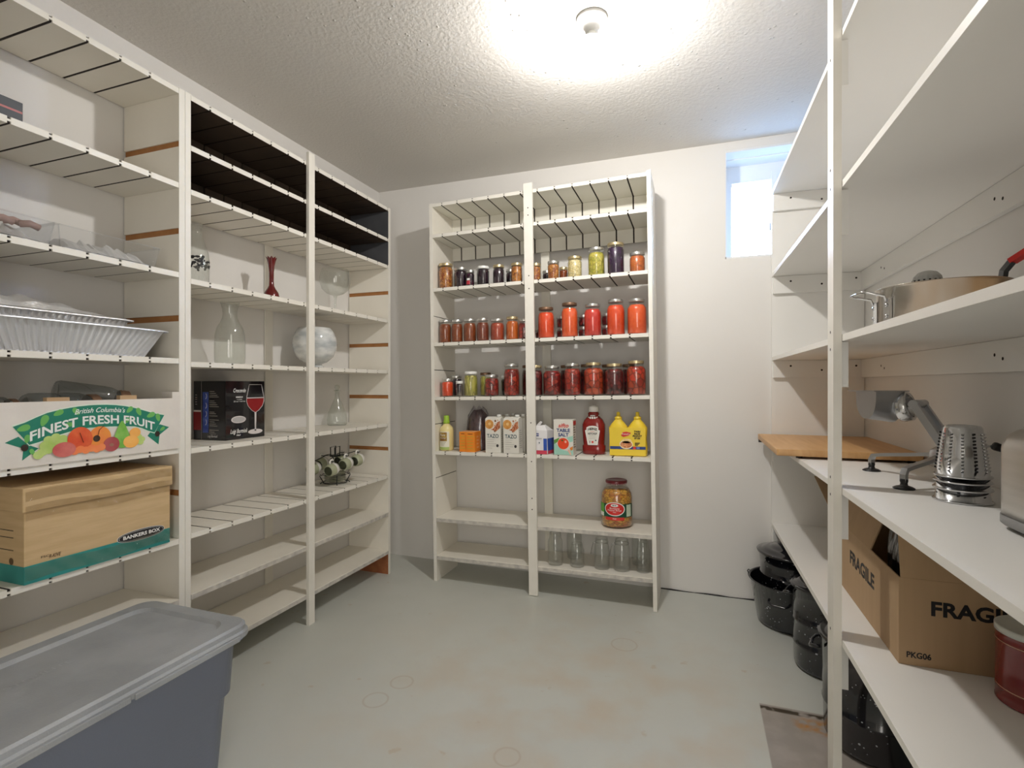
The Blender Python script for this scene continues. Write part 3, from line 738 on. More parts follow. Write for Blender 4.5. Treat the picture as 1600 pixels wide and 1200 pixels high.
b = B(); b.grid(lambda a, c: tuple(Vector(bagf(a, c))*1.05+Vector((0, 0, .001+.012*c+.006*c*math.sin(11*a*PI+9*c)))), 30, 10, G_film)
b.done('plastic_film', t)
# two small orange boxes
M_or = mat('carton_orange', (.85, .22, .02), .45, var=(.80, .30, .03), scale=30, amt=.8); M_or2 = mat('carton_orange_print', (.60, .36, .04), .5); M_or3 = mat('carton_orange_light', (.85, .40, .16), .5)
for (xa, xb, ya, lab) in ((-1.288, -1.243, 2.714, 'small orange carton, the left one of two side by side'), (-1.241, -1.188, 2.706, 'small orange carton, the right one of two, its printed side showing')):
    t = thing('tea_carton', lab, 'box', (xa, ya, zs(xa)), 0, 'small orange cartons')
    W_ = xb-xa; H = .114; D = .092
    b = B(); b.box(0, W_, 0, D, 0, H, M_or); b.box(0, W_, 0, D, H, H+.0006, M_or3); b.done('box_body', t, bevel=.001)
    b = B(); f = lambda u, v: (u, -.0006, v)
    for q in range(5): b.rect(.006, W_-.007-.004*(q % 2), .018+.017*q, .022+.017*q, f, M_or2)
    b.rect(.010, W_-.012, H-.013, H-.009, f, mat('brown_print', (.20, .05, .01), .6))
    if xa > -1.242:
        b.done('printed_panel', t, recalc=False); b = B()
        g = lambda u, v: (W_+.0006, u, v)
        for q in range(4): b.rect(.028, .060-.006*(q % 2), .020+.020*q, .030+.020*q, g, M_or3)
        b.rect(.070, .080, .01, H-.02, g, M_or3)
    b.done('printed_panel', t, recalc=False)
# chai cartons: two in front, four more behind
M_cart = mat('carton_white', (.74, .72, .66), .4); M_tea = mat('tea_brown', (.58, .24, .05), .5, var=(.70, .36, .10), scale=60); M_spice = mat('spice_red', (.32, .05, .02), .5, var=(.62, .30, .15), scale=120, amt=.3)
M_cup = mat('cup_print', (.80, .72, .62), .5); M_txt2 = mat('print_grey', (.38, .37, .35), .6); M_blue = mat('logo_blue', (.02, .07, .10), .6)
def chai(name_label, x, y, cap_c=None, art=True, rz=0):
    t = thing('tea_concentrate_carton', name_label, 'carton', (x, y, zs(x)), rz, 'cartons of chai concentrate')
    W_, D, H = .092, .066, .190
    b = B(); b.box(-W_/2, W_/2, 0, D, 0, H, M_cart)
    b.hexa([(-W_/2, 0, H), (W_/2, 0, H), (W_/2, D, H), (-W_/2, D, H), (-W_/2+.001, .002, H+.002), (W_/2-.001, .002, H+.002), (W_/2-.001, D*.5, H+.012), (-W_/2+.001, D*.5, H+.012)], M_cart)
    b.done('carton_body', t, bevel=.0012)
    b = B(); b.lathe([(.0125, .003), (.0125, .016), (.011, .0175), (0, .0175)], mat('cap_white', (.75, .76, .74), .4), 18, c=(W_/2-.019, .032, H+.006)); b.done('cap', t)
    if art:
        b = B(); f = lambda u, v: (u, -.0006, v); f2 = lambda u, v: (u, -.0009, v); f3 = lambda u, v: (u, -.0012, v)
        cx, cz = -.021, H-.030
        def clipd(cu, cv, rr, mp, m):
            P = []
            for k in range(40):
                a = 2*PI*k/40; P.append(mp(max(-W_/2+.001, cu+rr*math.cos(a)), min(H-.002, cv+rr*math.sin(a))))
            b.poly(P, m)
        clipd(cx, cz, .0305, f, M_cup); clipd(cx, cz, .026, f2, M_tea); b.ell(cx+.002, cz+.003, .009, .008, f3, mat('foam_print', (.80, .52, .22), .5), 14)
        rs = random.Random(3)
        for k in range(46):
            u = rs.uniform(-.043, .043); v = rs.uniform(.110, H-.006)
            if (u-cx)**2+(v-cz)**2 < .033**2 or v < .115+.5*abs(u-.015): continue
            b.ell(u, v, rs.uniform(.002, .006), rs.uniform(.002, .005), f2 if k % 2 else f3, M_spice, 7)
        b.poly([f(-.012, H-.060), f(.010, H-.050), f(.026, H-.020), f(.044, H-.010), f(.044, H-.050), f(.020, H-.070)], M_spice)
        b.text('TAZO', .030, 0, .093, f2, M_blue, bold=.0004, width=.070)
        for q, wd in enumerate((.045, .040, .055, .048, .030)): b.rect(-.035, -.035+wd, .073-.012*q, .0745-.012*q, f2, M_txt2)
        b.ell(.027, .040, .0075, .0085, f2, mat('seal_dark', (.05, .045, .045), .6), 16)
        b.done('printed_front', t, recalc=False)
        b = B(); g = lambda u, v: (W_/2+.0006, u, v)
        for q in range(9): b.rect(.010, .052-.006*(q % 3), .030+.012*q, .0325+.012*q, g, M_txt2)
        b.done('printed_side', t, recalc=False)
    return t
chai('white chai carton in front, left one of the two facing forward', -1.078, 2.712)
chai('white chai carton in front, right one of the two, against the post', -.966, 2.700, rz=-.05)
chai('chai carton behind the left front carton, only its top showing', -1.058, 2.790, art=False)
chai('chai carton behind the right front carton, directly in line', -.960, 2.786, art=False)
chai('rear-row chai carton, left one', -1.050, 2.868, art=False)
chai('rear-row chai carton, right one', -.950, 2.868, art=False)
# bag of sugar or flour right of the post
x0, y0 = -.795, 2.712
t = thing('flour_bag', 'white and blue paper bag with a red base band, folded open top, beside the post', 'bag', (x0, y0, zs(x0)))
M_pap = mat('paper_white', (.76, .75, .76), .6, bump=.3, bscale=25); M_bluep = mat('paper_blue', (.03, .09, .42), .5, bump=.3, bscale=25); M_redp = mat('paper_red', (.55, .05, .09), .5)
b = B()
P = [(-.052, 0), (.038, 0), (.062, .105), (-.05, .105)]
b.hexa([(-.052, 0, 0), (.034, 0, 0), (.050, .105, 0), (-.046, .105, 0), (-.054, .006, .135), (.030, .008, .132), (.046, .10, .128), (-.046, .10, .130)], M_pap)
b.done('bag_body', t, bevel=.004)
b = B()
b.hexa([(-.052, .006, .133), (.028, .010, .131), (.040, .09, .128), (-.044, .09, .130), (-.05, .03, .150), (.010, .035, .156), (.012, .052, .157), (-.05, .048, .150)], M_pap)
b.hexa([(-.040, .028, .150), (-.014, .030, .176), (-.004, .034, .172), (-.022, .036, .148), (-.038, .031, .150), (-.012, .033, .177), (-.002, .037, .173), (-.020, .039, .148)], M_pap)
b.done('folded_top', t)
b = B(); f = lambda u, v: (u, -.0012+.045*v*.13, v)
f = lambda u, v: (-.052+(u+.052)*.985-.002*v/.135, v*.0445-.0022, v)
b.rect(-.052, .034, .001, .021, f, M_redp); b.rect(.014, .034, .021, .085, f, M_bluep)
b.rect(-.050, -.012, .098, .114, f, mat('print_navy', (.04, .05, .22), .5)); b.text('SUGAR', .012, -.031, .106, lambda u, v: (f(u, v)[0], f(u, v)[1]-.0006, v), M_white)
for u in (-.032, -.010): b.ell(u, .062, .003, .004, f, M_blue, 10)
b.rect(-.045, .005, .083, .087, f, M_txt2)
g = lambda u, v: (.0355+.016*u/.105-.004*v/.135+.0008, u, v)
b.rect(.004, .100, .001, .019, g, M_redp); b.rect(.004, .100, .019, .085, g, M_bluep)
b.done('printed_panel', t, recalc=False)
# box of salt
x0, y0 = -.668, 2.700
t = thing('salt_box', 'white and green table salt box with a red tomato on the front', 'box', (x0, y0, zs(x0)), -.04)
W_, D, H = .107, .062, .190
b = B(); b.box(-W_/2, W_/2, 0, D, 0, H, M_cart); b.done('box_body', t, bevel=.001)
b = B(); f = lambda u, v: (u, -.0006, v); f2 = lambda u, v: (u, -.0009, v); f3 = lambda u, v: (u, -.0012, v)
M_teal = mat('print_teal', (.35, .62, .52), .5); M_tom = mat('print_tomato', (.78, .07, .02), .4); M_navy = mat('print_darkblue', (.02, .05, .20), .5); M_redtxt = mat('print_red', (.62, .04, .03), .5)
b.poly([f(-.0525, .002), f(.0525, .002), f(.0525, .045), f(.030, .020), f(-.01, .030), f(-.035, .055), f(-.0525, .075)], M_teal)
b.poly([f(.018, .095), f(.0525, .105), f(.0525, .075), f(.035, .070)], M_teal)
b.poly([f(-.0525, .080), f(-.020, .095), f(-.033, .070), f(-.0525, .058)], mat('print_leaf', (.12, .30, .06), .5))
b.ell(-.001, .062, .031, .030, f2, M_tom, 28); b.ell(-.006, .079, .006, .005, f3, mat('print_stem', (.10, .12, .02), .5), 8); b.ell(.012, .072, .006, .007, f3, mat('print_pink', (.9, .45, .35), .5), 10)
b.poly([f2(.034, .040), f2(.052, .050), f2(.050, .030), f2(.040, .026)], mat('print_orange', (.70, .22, .03), .5))
b.poly([f2(.022, .026), f2(.032, .034), f2(.044, .004), f2(.036, .003)], mat('print_peach', (.80, .50, .38), .5))
b.text('sifto', .030, 0, .158, f2, M_redtxt, bold=.0007, shear=.25, width=.058)
b.text('TABLE', .025, 0, .132, f2, M_navy, bold=.0008, width=.074); b.text('SALT', .025, 0, .108, f2, M_navy, bold=.0008, width=.058)
g = lambda u, v: (W_/2+.0006, u, v)
for q in range(10): b.rect(.008, .050-.007*(q % 3), .040+.013*q, .046+.013*q, g, mat('print_olive', (.28, .24, .20), .6))
b.rect(.004, .058, .160, .182, g, M_redtxt)
b.done('printed_panel', t, recalc=False)
# ketchup bottle
def sq_loft(b, rows, m, seg=28, p=3.2):
    """rounded-square bottle from (z, halfwidth, halfdepth) rows"""
    i = b.mi(m); R_ = []
    for z, hx, hy in rows:
        ring = []
        for k in range(seg):
            a = 2*PI*k/seg; c, s_ = math.cos(a), math.sin(a)
            q = (abs(c)**p+abs(s_)**p)**(-1/p)
            ring.append((hx*q*c, hy*q*s_, z))
        R_.append(b.verts(ring))
    for a, c in zip(R_, R_[1:]):
        for k in range(seg): b.face([a[k], a[(k+1) % seg], c[(k+1) % seg], c[k]], i, True)
    b.face(R_[0][::-1], i); b.face(R_[-1], i)
x0, y0 = -.522, 2.798
t = thing('ketchup_bottle', 'big dark red ketchup bottle with a white cap and keystone label', 'bottle', (x0, y0, zs(x0)))
M_ket = mat('ketchup', (.22, .010, .008), .18, coat=.6)
b = B(); sq_loft(b, [(0, .055, .035), (.006, .062, .040), (.045, .062, .040), (.052, .056, .036), (.062, .0575, .037), (.130, .0615, .040), (.160, .061, .040), (.185, .050, .036), (.200, .035, .031), (.206, .029, .029), (.222, .030, .030), (.226, .024, .024), (.232, .024, .024)], M_ket, p=2.8); b.done('bottle_body', t)
b = B(); b.lathe([(.0265, .228), (.027, .232), (.0255, .252), (.024, .256), (.013, .257), (.012, .262), (0, .262)], M_white, 28); o = b.done('cap', t); o['label'] = 'white ribbed cap'
b = B(); f = lambda u, v: (u, -.0425-.0*v, v); f2 = lambda u, v: (u, -.0429, v); f3 = lambda u, v: (u, -.0433, v)
key = [(-.026, .052), (.026, .052), (.040, .130), (.032, .133), (.032, .146), (.018, .153), (0, .155), (-.018, .153), (-.032, .146), (-.032, .133), (-.040, .130)]
b.poly([f(u, v) for u, v in key], M_white); b.poly([f2(u*.86, .103+(v-.103)*.92) for u, v in key if True], M_cart)
arc = lambda u, v: (u, -.0434, v-u*u*7)
b.text('HEINZ', .016, 0, .138, arc, M_ink, bold=.0007, width=.050); b.text('TOMATO', .007, 0, .123, f3, M_redtxt, width=.024); b.text('KETCHUP', .014, 0, .112, f3, M_ink, bold=.0005, width=.048)
for q in range(3): b.rect(-.018, .018, .101-.008*q, .1025-.008*q, f3, M_txt2)
b.ell(0, .068, .006, .006, f3, M_redtxt, 12); b.rect(-.016, -.013, .062, .075, f3, M_ink); b.ell(.017, .077, .004, .004, f3, M_blue, 8)
b.done('label', t, recalc=False)
b = B()
b.lathe([(.0305, .205), (.0310, .207), (.0310, .210), (.0303, .211)], M_white, 28, capb=False, capt=False)
ring = lambda u, v: (.0375*math.sin(u/.0375), -.0365*math.cos(u/.0375), v)
for k in range(-2, 3): b.ell(k*.0125, .197, .0055, .006, ring, M_white, 12)
o = b.done('neck_band', t, recalc=False); o['label'] = 'white neck band with round marks'
# mustard twin pack
x0, y0 = -.337, 2.775
t = thing('mustard_twin_pack', 'two yellow mustard squeeze bottles shrink-wrapped together as a twin pack', 'mustard', (x0, y0, zs(x0)))
M_must = mat('mustard_yellow', (.82, .60, .045), .28, coat=.4)
for sx in (-1, 1):
    b = B(); sq_loft(b, [(0, .044, .030), (.006, .048, .034), (.045, .050, .035), (.085, .046, .033), (.125, .0495, .035), (.148, .0495, .035), (.172, .032, .027), (.188, .018, .018), (.194, .017, .017)], M_must, p=2.6)
    for v in b.bm.verts: v.co.x += sx*.0495
    b.done('squeeze_bottle', t)
    b = B(); b.lathe([(.019, .190), (.0195, .196), (.019, .202), (.011, .206), (.009, .226), (.006, .229), (0, .229)], M_must, 22, c=(sx*.0495, 0, 0)); b.done('cap', t)
b = B(); f = lambda u, v: (u, -.0362, v); f2 = lambda u, v: (u, -.0366, v); f3 = lambda u, v: (u, -.0370, v)
b.grid(lambda a, c: (-.092+.184*a, -.0352-.0004*math.sin(a*40), .003+.145*c), 10, 4, M_must)
b.rect(-.090, .092, .036, .051, f, M_navy); b.ell(-.006, .062, .034, .025, f2, mat('print_cream', (.85, .75, .50), .5)); b.ell(-.006, .061, .030, .018, f3, mat('print_food', (.45, .12, .05), .5, var=(.75, .35, .15), scale=90, amt=.4)); b.ell(-.004, .079, .026, .012, f3, mat('print_bun', (.75, .52, .20), .5, var=(.85, .70, .40), scale=70))
b.poly([f3(-.032, .108), f3(-.024, .124), f3(-.005, .128), f3(.020, .122), f3(.008, .108), f3(-.020, .100)], M_redtxt)
f4 = lambda u, v: (u, -.0374, v)
b.text("French's", .013, -.008, .115, f4, M_white, shear=.2, width=.040)
for q, (s_, wd) in enumerate((('TWIN', .033), ('PACK', .033), ('PRODUCT', .048), ('OF USA', .030))): b.text(s_, .0125, .050, .128-.0115*q, f3, M_ink, bold=.0006, shear=.2, width=wd)
for q in range(3): b.rect(.038, .064-.005*q, .068-.006*q, .0715-.006*q, f3, M_ink)
b.ell(.036, .044, .008, .008, f3, M_redtxt, 14); b.rect(.046, .062, .039, .049, f3, mat('print_midblue', (.15, .2, .5), .5))
o = b.done('wrap_label', t, recalc=False); o['label'] = 'yellow wrap with red brand patch, navy band and TWIN PACK lettering'
# big pickle jar
x0, y0 = -.404, 2.828
t = thing('pickle_jar', 'large pickle jar with dark red lid and red oval label on second-lowest shelf', 'jar', (x0, y0, zC(x0, 1)+.0006))
b = B(); bp_ = [(0, .004), (.055, .001), (.070, 0), (.081, .010), (.083, .045), (.083, .155), (.080, .178), (.068, .200), (.054, .214), (.051, .222), (.051, .235)]
b.lathe(bp_, G_jar, 36, capb=False, capt=False); b.done('glass', t)
M_pick = chunky('food_peppers', [(.62, .26, .03), (.70, .38, .06), (.42, .10, .015)], 45, (1, 1, 1.8), dark=.35, gap=.14)
b = B(); b.lathe([(0, .006)]+[(r-.003, max(z, .006)) for r, z in bp_[1:8]]+[(0, .201)], M_pick, 36, capb=False, capt=False); b.done('contents', t)
M_lidr = mat('lid_darkred', (.16, .012, .02), .3, coat=.3)
b = B(); b.lathe([(.053, .226), (.058, .228), (.058, .243), (.055, .247), (.050, .248), (.046, .246), (0, .246)], M_lidr, 36)
for k in range(40): a = 2*PI*k/40; b.box(-.001, .001, -.0006, .0006, .229, .233, M_white, Matrix.Rotation(a, 4, 'Z') @ Matrix.Translation((0, -.0584, 0)))
b.done('lid', t)
ca = cylm(.0838); cb = cylm(.0841); cc = cylm(.0844); cd = cylm(.0847)
M_dg = mat('label_darkgreen', (.01, .07, .04), .4)
b = B(); b.patch(-.115, .115, .060, .130, ca, M_dg, 24)
b.patch(-.115, -.064, .062, .129, cb, mat('label_lime', (.12, .42, .05), .4), 8); b.patch(-.110, -.066, .062, .082, cc, M_white, 6)
b.patch(.066, .100, .064, .126, cb, mat('label_pale', (.55, .66, .52), .5), 6)
b.ellc(0, .105, .056, .036, cb, M_white, 40); b.ellc(0, .105, .051, .032, cc, mat('label_red', (.62, .03, .025), .4), 40)
b.patch(-.052, .052, .046, .062, cc, M_redtxt, 12); b.ellc(0, .124, .020, .008, cd, M_white, 20)
b.text('BICK', .010, 0, .124, cylm(.0850), M_ink, bold=.0003)
b.text('Banana', .013, 0, .108, cd, M_white, width=.052); b.text('Pepper Rings', .011, 0, .098, cd, M_white, width=.074); b.text('HOT', .008, 0, .088, cd, M_white)
b.text('MILD', .009, 0, .054, cd, M_white)
b.done('label', t, recalc=False)

# everything on the back unit stands square to its slightly tilted shelves
from mathutils import Quaternion
for o in [o for o in SC.objects if o.type == 'EMPTY' and o.parent is None and 'shel' not in o.name and -1.5 < o.location.x < -.2 and 2.69 < o.location.y < 3.0]:
    rz = o.rotation_euler.z; o.rotation_mode = 'QUATERNION'
    o.rotation_quaternion = Quaternion((0, 1, 0), -TB) @ Quaternion((0, 0, 1), rz)

# ================================================================ left-hand shelves
# --- near unit, levels from the top
M_bx = mat('dark_carton', (.05, .055, .065), .5)
t = thing('storage_box', 'dark grey box with a thin red line, high on the near left shelf', 'box', (-1.86, .80, 1.8745))
b = B(); b.box(-.13, .03, -.13, .135, 0, .085, M_bx); b.done('box_body', t, bevel=.002)
b = B(); b.poly([(.0306, -.13, .052), (.0306, .133, .052), (.0306, .133, .058), (.0306, -.13, .058)], mat('print_rose', (.45, .15, .15), .5)); b.done('stripe', t, recalc=False)

G_pl = glass('clear_plastic', (.975, .98, .985), .05, 1.3, body=.008, bodycol=(.7, .72, .75))
M_pack = mat('silver_packet', (.80, .80, .82), .3, .35, var=(.85, .85, .86), scale=14, bump=1.0, bscale=38)
M_pink = mat('dusty_pink', (.42, .27, .24), .6)
def tray(label, y0, y1, z, x1=-1.757, x0=-2.03, h=.064):
    t = thing('plastic_tray', label, 'tray', ((x0+x1)/2, (y0+y1)/2, z), 0, 'clear plastic trays')
    hx, hy = (x1-x0)/2, (y1-y0)/2
    b = B(); tk = .0018; s_ = .009
    def wall(p): b.hexa(p, G_pl)
    for sx in (-1, 1):
        b.hexa([(sx*(hx-s_), -hy+s_, 0), (sx*(hx-s_-tk), -hy+s_, 0), (sx*(hx-s_-tk), hy-s_, 0), (sx*(hx-s_), hy-s_, 0), (sx*hx, -hy, h), (sx*(hx-tk), -hy, h), (sx*(hx-tk), hy, h), (sx*hx, hy, h)], G_pl)
        b.hexa([(-hx+s_, sx*(hy-s_), 0), (hx-s_, sx*(hy-s_), 0), (hx-s_, sx*(hy-s_-tk), 0), (-hx+s_, sx*(hy-s_-tk), 0), (-hx, sx*hy, h), (hx, sx*hy, h), (hx, sx*(hy-tk), h), (-hx, sx*(hy-tk), h)], G_pl)
    b.box(-hx+s_, hx-s_, -hy+s_, hy-s_, 0, tk, G_pl)
    b.done('tray_body', t)
    b = B()
    for (a0, a1, c0, c1) in ((-hx-.003, hx+.003, -hy-.003, -hy+.002), (-hx-.003, hx+.003, hy-.002, hy+.003), (-hx-.003, -hx+.002, -hy+.002, hy-.002), (hx-.002, hx+.003, -hy+.002, hy-.002)): b.box(a0, a1, c0, c1, h, h+.0025, G_pl)
    for sy in (-1, 1):
        for sx in (-1, 1): b.tube([(sx*(hx-s_), sy*(hy-s_), .001), (sx*hx, sy*hy, h)], .0018, G_pl, 6)
    b.done('rim', t)
    return t, hx, hy
ZT = 1.5525
tray('clear plastic tray of silver packets, near the end panel', .982, 1.284, ZT+.001)
tray('clear plastic tray further left, holding foil and small pink items', .64, .972, ZT+.001)
def crumple(b, x0, x1, y0, y1, z0, h, m, seed, nx=10, ny=26, edge=True):
    rs = random.Random(seed); H = [[rs.uniform(.45, 1) for _ in range(ny+1)] for _ in range(nx+1)]
    def f(a, c):
        i, j = min(nx, int(round(a*nx))), min(ny, int(round(c*ny)))
        e = min(1, 6*min(a, 1-a))*min(1, 8*min(c, 1-c)) if edge else 1
        return (x0+(x1-x0)*a+rs.uniform(-.002, .002), y0+(y1-y0)*c+rs.uniform(-.002, .002), z0+h*H[i][j]*max(.08, e))
    b.grid(f, nx, ny, m, False)
    b.box(x0+.003, x1-.003, y0+.003, y1-.003, z0, z0+h*.06, m)
for lab, ya, yb, hh, sd in (('crumpled silver packet filling the tray by the end panel', 1.0, 1.262, .050, 5), ('crumpled foil in the tray further left', .668, .945, .044, 8)):
    b = B(); crumple(b, -2.005, -1.770, ya, yb, ZT+.0032, hh, M_pack, sd); tag(b.done('foil_packet', recalc=False), lab, 'foil', 'foil packets in the plastic trays')
b = B()
for q, (xx, yy, zz) in enumerate(((-1.80, .87, .006), (-1.815, .90, .010), (-1.79, .925, .004))):
    b.tube([(xx, yy-.02, ZT+.043+zz), (xx+.01, yy, ZT+.048+zz), (xx+.01, yy+.022, ZT+.042+zz)], .010, M_pink, 8)
tag(b.done('ribbon_bundle'), 'bundle of dusty pink ribbon rolls lying on foil in the further left tray', 'ribbon')

# --- foil roasting pans
def foil_tray(name, label, y0, y1, x0, x1, z, h, s_, ribs, rim=.010, m=None, group=None):
    m = m or M_foilpan
    t = thing(name, label, 'foil pan', ((x0+x1)/2, (y0+y1)/2, z), 0, group)
    hx, hy = (x1-x0)/2-rim, (y1-y0)/2-rim
    # outline with corrugated walls
    def outline(k, amp):
        P = []; n = ribs; bx_, by = hx-s_*(1-k), hy-s_*(1-k); r = .03
        per = []
        N1 = 160
        for q in range(N1):
            a = 2*PI*q/N1; c, s = math.cos(a), math.sin(a); p = 9
            f = (abs(c/bx_)**p+abs(s/by)**p)**(-1/p)
            per.append((c*f, s*f))
        # resample evenly
        L = [0]
        for q in range(N1): L.append(L[-1]+math.dist(per[q], per[(q+1) % N1]))
        out = []; tot = L[-1]; j = 0; M_ = n*4
        for q in range(M_):
            d = tot*q/M_
            while L[j+1] < d: j += 1
            f = (d-L[j])/(L[j+1]-L[j]); a, c = per[j], per[(j+1) % N1]
            x, y = a[0]+(c[0]-a[0])*f, a[1]+(c[1]-a[1])*f; nn = math.hypot(x/bx_, y/by) or 1
            w_ = amp*(1 if q % 4 in (1, 2) else -1)
            out.append((x*(1+w_/bx_), y*(1+w_/by)))
        return out
    b = B(); i = b.mi(m); R_ = []
    for zz, k, amp in ((.0, 0, .0), (.004, .03, .0015), (h*.5, .5, .0018), (h-.008, .92, .0012), (h-.004, 1, 0)): R_.append(b.verts([(x, y, zz) for x, y in outline(k, amp)]))
    n = len(R_[0])
    for a, c in zip(R_, R_[1:]):
        for q in range(n): b.face([a[q], a[(q+1) % n], c[(q+1) % n], c[q]], i, False)
    b.face(R_[0][::-1], i); b.done('pan_body', t)
    b = B(); i = b.mi(m); o0 = outline(1, 0); R_ = [b.verts([(x, y, h-.004) for x, y in o0]), b.verts([(x*(1+rim*.5/hx), y*(1+rim*.5/hy), h-.001) for x, y in o0]), b.verts([(x*(1+rim/hx), y*(1+rim/hy), h-.003) for x, y in o0]), b.verts([(x*(1+rim*.95/hx), y*(1+rim*.95/hy), h-.007) for x, y in o0])]
    for a, c in zip(R_, R_[1:]):
        for q in range(n): b.face([a[q], a[(q+1) % n], c[(q+1) % n], c[q]], i, True)
    b.done('rolled_rim', t)
    return t
foil_tray('roasting_pan', 'large deep foil roasting pan with ribbed sides on the near left shelf', .775, 1.326, -2.034, -1.735, 1.2435, .094, .045, 74)
t = foil_tray('foil_tray', 'shallow foil tray with a beaded rim resting askew across the roasting pan', .70, 1.225, -2.028, -1.765, 1.3375, .028, .006, 80, rim=.014, m=mat('foil_bright', (.80, .80, .81), .35, .3, bump=.6, bscale=70))
b = B(); crumple(b, -1.983, -1.812, .76, 1.17, 1.3460, .022, M_foil, 21, 8, 30)
tag(b.done('foil_sheet', recalc=False), 'crinkled foil sheet lying in the shallow tray', 'foil')
def moundf(a, c):
    y = .70+.44*a; x = -2.0+.21*c; env = math.sin(PI*min(1, max(0, a)))**.8*(math.sin(PI*c)**.5 if 0 < c < 1 else 0)
    w_ = .006*math.sin(31*a+4*c)+.004*math.cos(19*c+23*a)
    return (x, y+.01*math.sin(9*c), 1.368+env*(.040+w_))
b = B(); b.grid(moundf, 40, 16, M_foil, False)
tag(b.done('crumpled_foil', recalc=False), 'bulging piece of bent foil on top of the foil pans', 'foil')

# --- fruit box with empty jars lying in it
YF0, YF1, XF = .80, 1.350, -1.745
t = thing('fruit_box', 'white cardboard fruit box printed with a green banner and painted fruit', 'box', (-1.89, 1.07, .9205))
M_card = mat('white_card', (.74, .70, .65), .65, var=(.69, .65, .60), scale=12, bump=.1, bscale=90); M_kraft = mat('kraft', (.50, .34, .19), .75, var=(.44, .29, .16), scale=10, stretch=(1, 1, 6))
ox, oy, oz = -1.89, 1.07, .9205
def L_(x0, x1, y0, y1, z0, z1, m, b): b.box(x0-ox, x1-ox, y0-oy, y1-oy, z0-oz, z1-oz, m)
b = B()
L_(XF-.006, XF, YF0, YF1, oz, 1.100, M_card, b); L_(-2.036, -2.030, YF0, YF1, oz, 1.10, M_card, b)
L_(-2.030, XF-.006, YF1-.006, YF1, oz, 1.10, M_card, b); L_(-2.030, XF-.006, YF0, YF0+.006, oz, 1.10, M_card, b); L_(-2.030, XF-.006, YF0+.006, YF1-.006, oz, oz+.005, M_card, b)
L_(XF-.05, XF-.006, 1.322, YF1-.006, 1.10, 1.122, M_card, b); L_(XF-.006, XF, 1.322, YF1, 1.10, 1.122, M_card, b)
b.done('box_body', t)
for ya, yb, zt in ((.948, 1.005, 1.111), (1.148, 1.20, 1.113)):
    b = B(); L_(XF-.020, XF-.002, ya, yb, 1.0995, zt, M_kraft, b); o = b.done('tab', t); o['label'] = 'brown cardboard tab folded over the top edge'
F = lambda d: (lambda u, v: (XF+d-ox, u-oy, v-oz))
M_gb = mat('banner_green', (.015, .20, .13), .5); M_gl = mat('leaf_green', (.14, .42, .10), .5); M_gw = mat('banner_line', (.70, .80, .68), .5)
b = B()
cy, cz, = 1.075, .0
def arcz(u, top):   # banner edges, measured heights
    xs = [.868, .952, 1.056, 1.162, 1.292] if top else [.905, .969, 1.04, 1.197, 1.258]
    zz = [1.034, 1.069, 1.085, 1.078, 1.042] if top else [.981, 1.000, 1.016, 1.010, .984]
    for k in range(4):
        if u <= xs[k+1] or k == 3:
            f = (u-xs[k])/(xs[k+1]-xs[k]); p0 = zz[max(0, k-1)]; p1 = zz[k]; p2 = zz[k+1]; p3 = zz[min(4, k+2)]
            return .5*((2*p1)+(-p0+p2)*f+(2*p0-5*p1+4*p2-p3)*f*f+(-p0+3*p1-3*p2+p3)*f**3)
for tail in ([(.851, .992), (.881, 1.006), (.903, .981), (.927, .969), (.889, .939), (.892, .972)], [(1.310, .999), (1.277, 1.011), (1.252, .998), (1.234, .975), (1.272, .942), (1.276, .975)]):
    b.poly([F(.0004)(u, v) for u, v in tail], M_gb)
ed = [(.868+(.424)*k/16, arcz(.868+.424*k/16, True)) for k in range(17)]; eb = [(.905+.353*k/16, arcz(.905+.353*k/16, False)) for k in range(17)]
i = b.mi(M_gw); V0 = b.verts([F(.0007)(u-(.003 if k == 0 else 0), v+.003) for k, (u, v) in enumerate(ed)]); V1 = b.verts([F(.0007)(u, v-.003) for u, v in eb])
for k in range(16): b.face([V1[k], V1[k+1], V0[k+1], V0[k]], i)
i = b.mi(M_gb); V0 = b.verts([F(.0010)(u, v) for u, v in ed]); V1 = b.verts([F(.0010)(u, v) for u, v in eb])
for k in range(16): b.face([V1[k], V1[k+1], V0[k+1], V0[k]], i)
rs = random.Random(4)
for u, v, a, s_ in ((.892, 1.028, .3, .016), (.94, 1.046, 1.2, .017), (.975, 1.066, .5, .014), (1.02, 1.068, 2.2, .013), (1.175, 1.066, .8, .013), (1.205, 1.058, 2.0, .014), (1.245, 1.045, .4, .015), (1.27, 1.035, 1.8, .014), (1.00, 1.03, .1, .012), (.90, .998, 1.4, .012), (1.165, 1.030, .7, .012), (.912, .960, 2.0, .010), (1.285, .995, .6, .010)):
    P = []
    for k in range(12):
        q = 2*PI*k/12; lx, ly = s_*math.cos(q), s_*.55*math.sin(q)*(1+.3*math.cos(q)); P.append(F(.0013)(u+lx*math.cos(a)-ly*math.sin(a), v+lx*math.sin(a)+ly*math.cos(a)))
    b.poly(P, M_gl)
def tw(base, top):   # text follows the arch
    def f(u, v):
        c = (arcz(min(1.29, max(.87, u)), True)+arcz(min(1.255, max(.906, u)), False))/2; return F(.0017)(u, c+v)
    return f
b.text('FINEST FRESH FRUIT', .037, 1.081, -.013, tw(0, 0), M_white, bold=.0009, width=.352)
b.text("British Columbia's", .021, 1.087, .018, tw(0, 0), M_white, bold=.0002, shear=.35, width=.145)
def fr(u, v, ru, rv, c, c2=None, nm=None, d=.002):
    b.ell(u, v, ru, rv, F(d), mat('fruit_'+nm, c, .5, var=c2 or tuple(q*.6 for q in c), scale=22, amt=.9), 26)
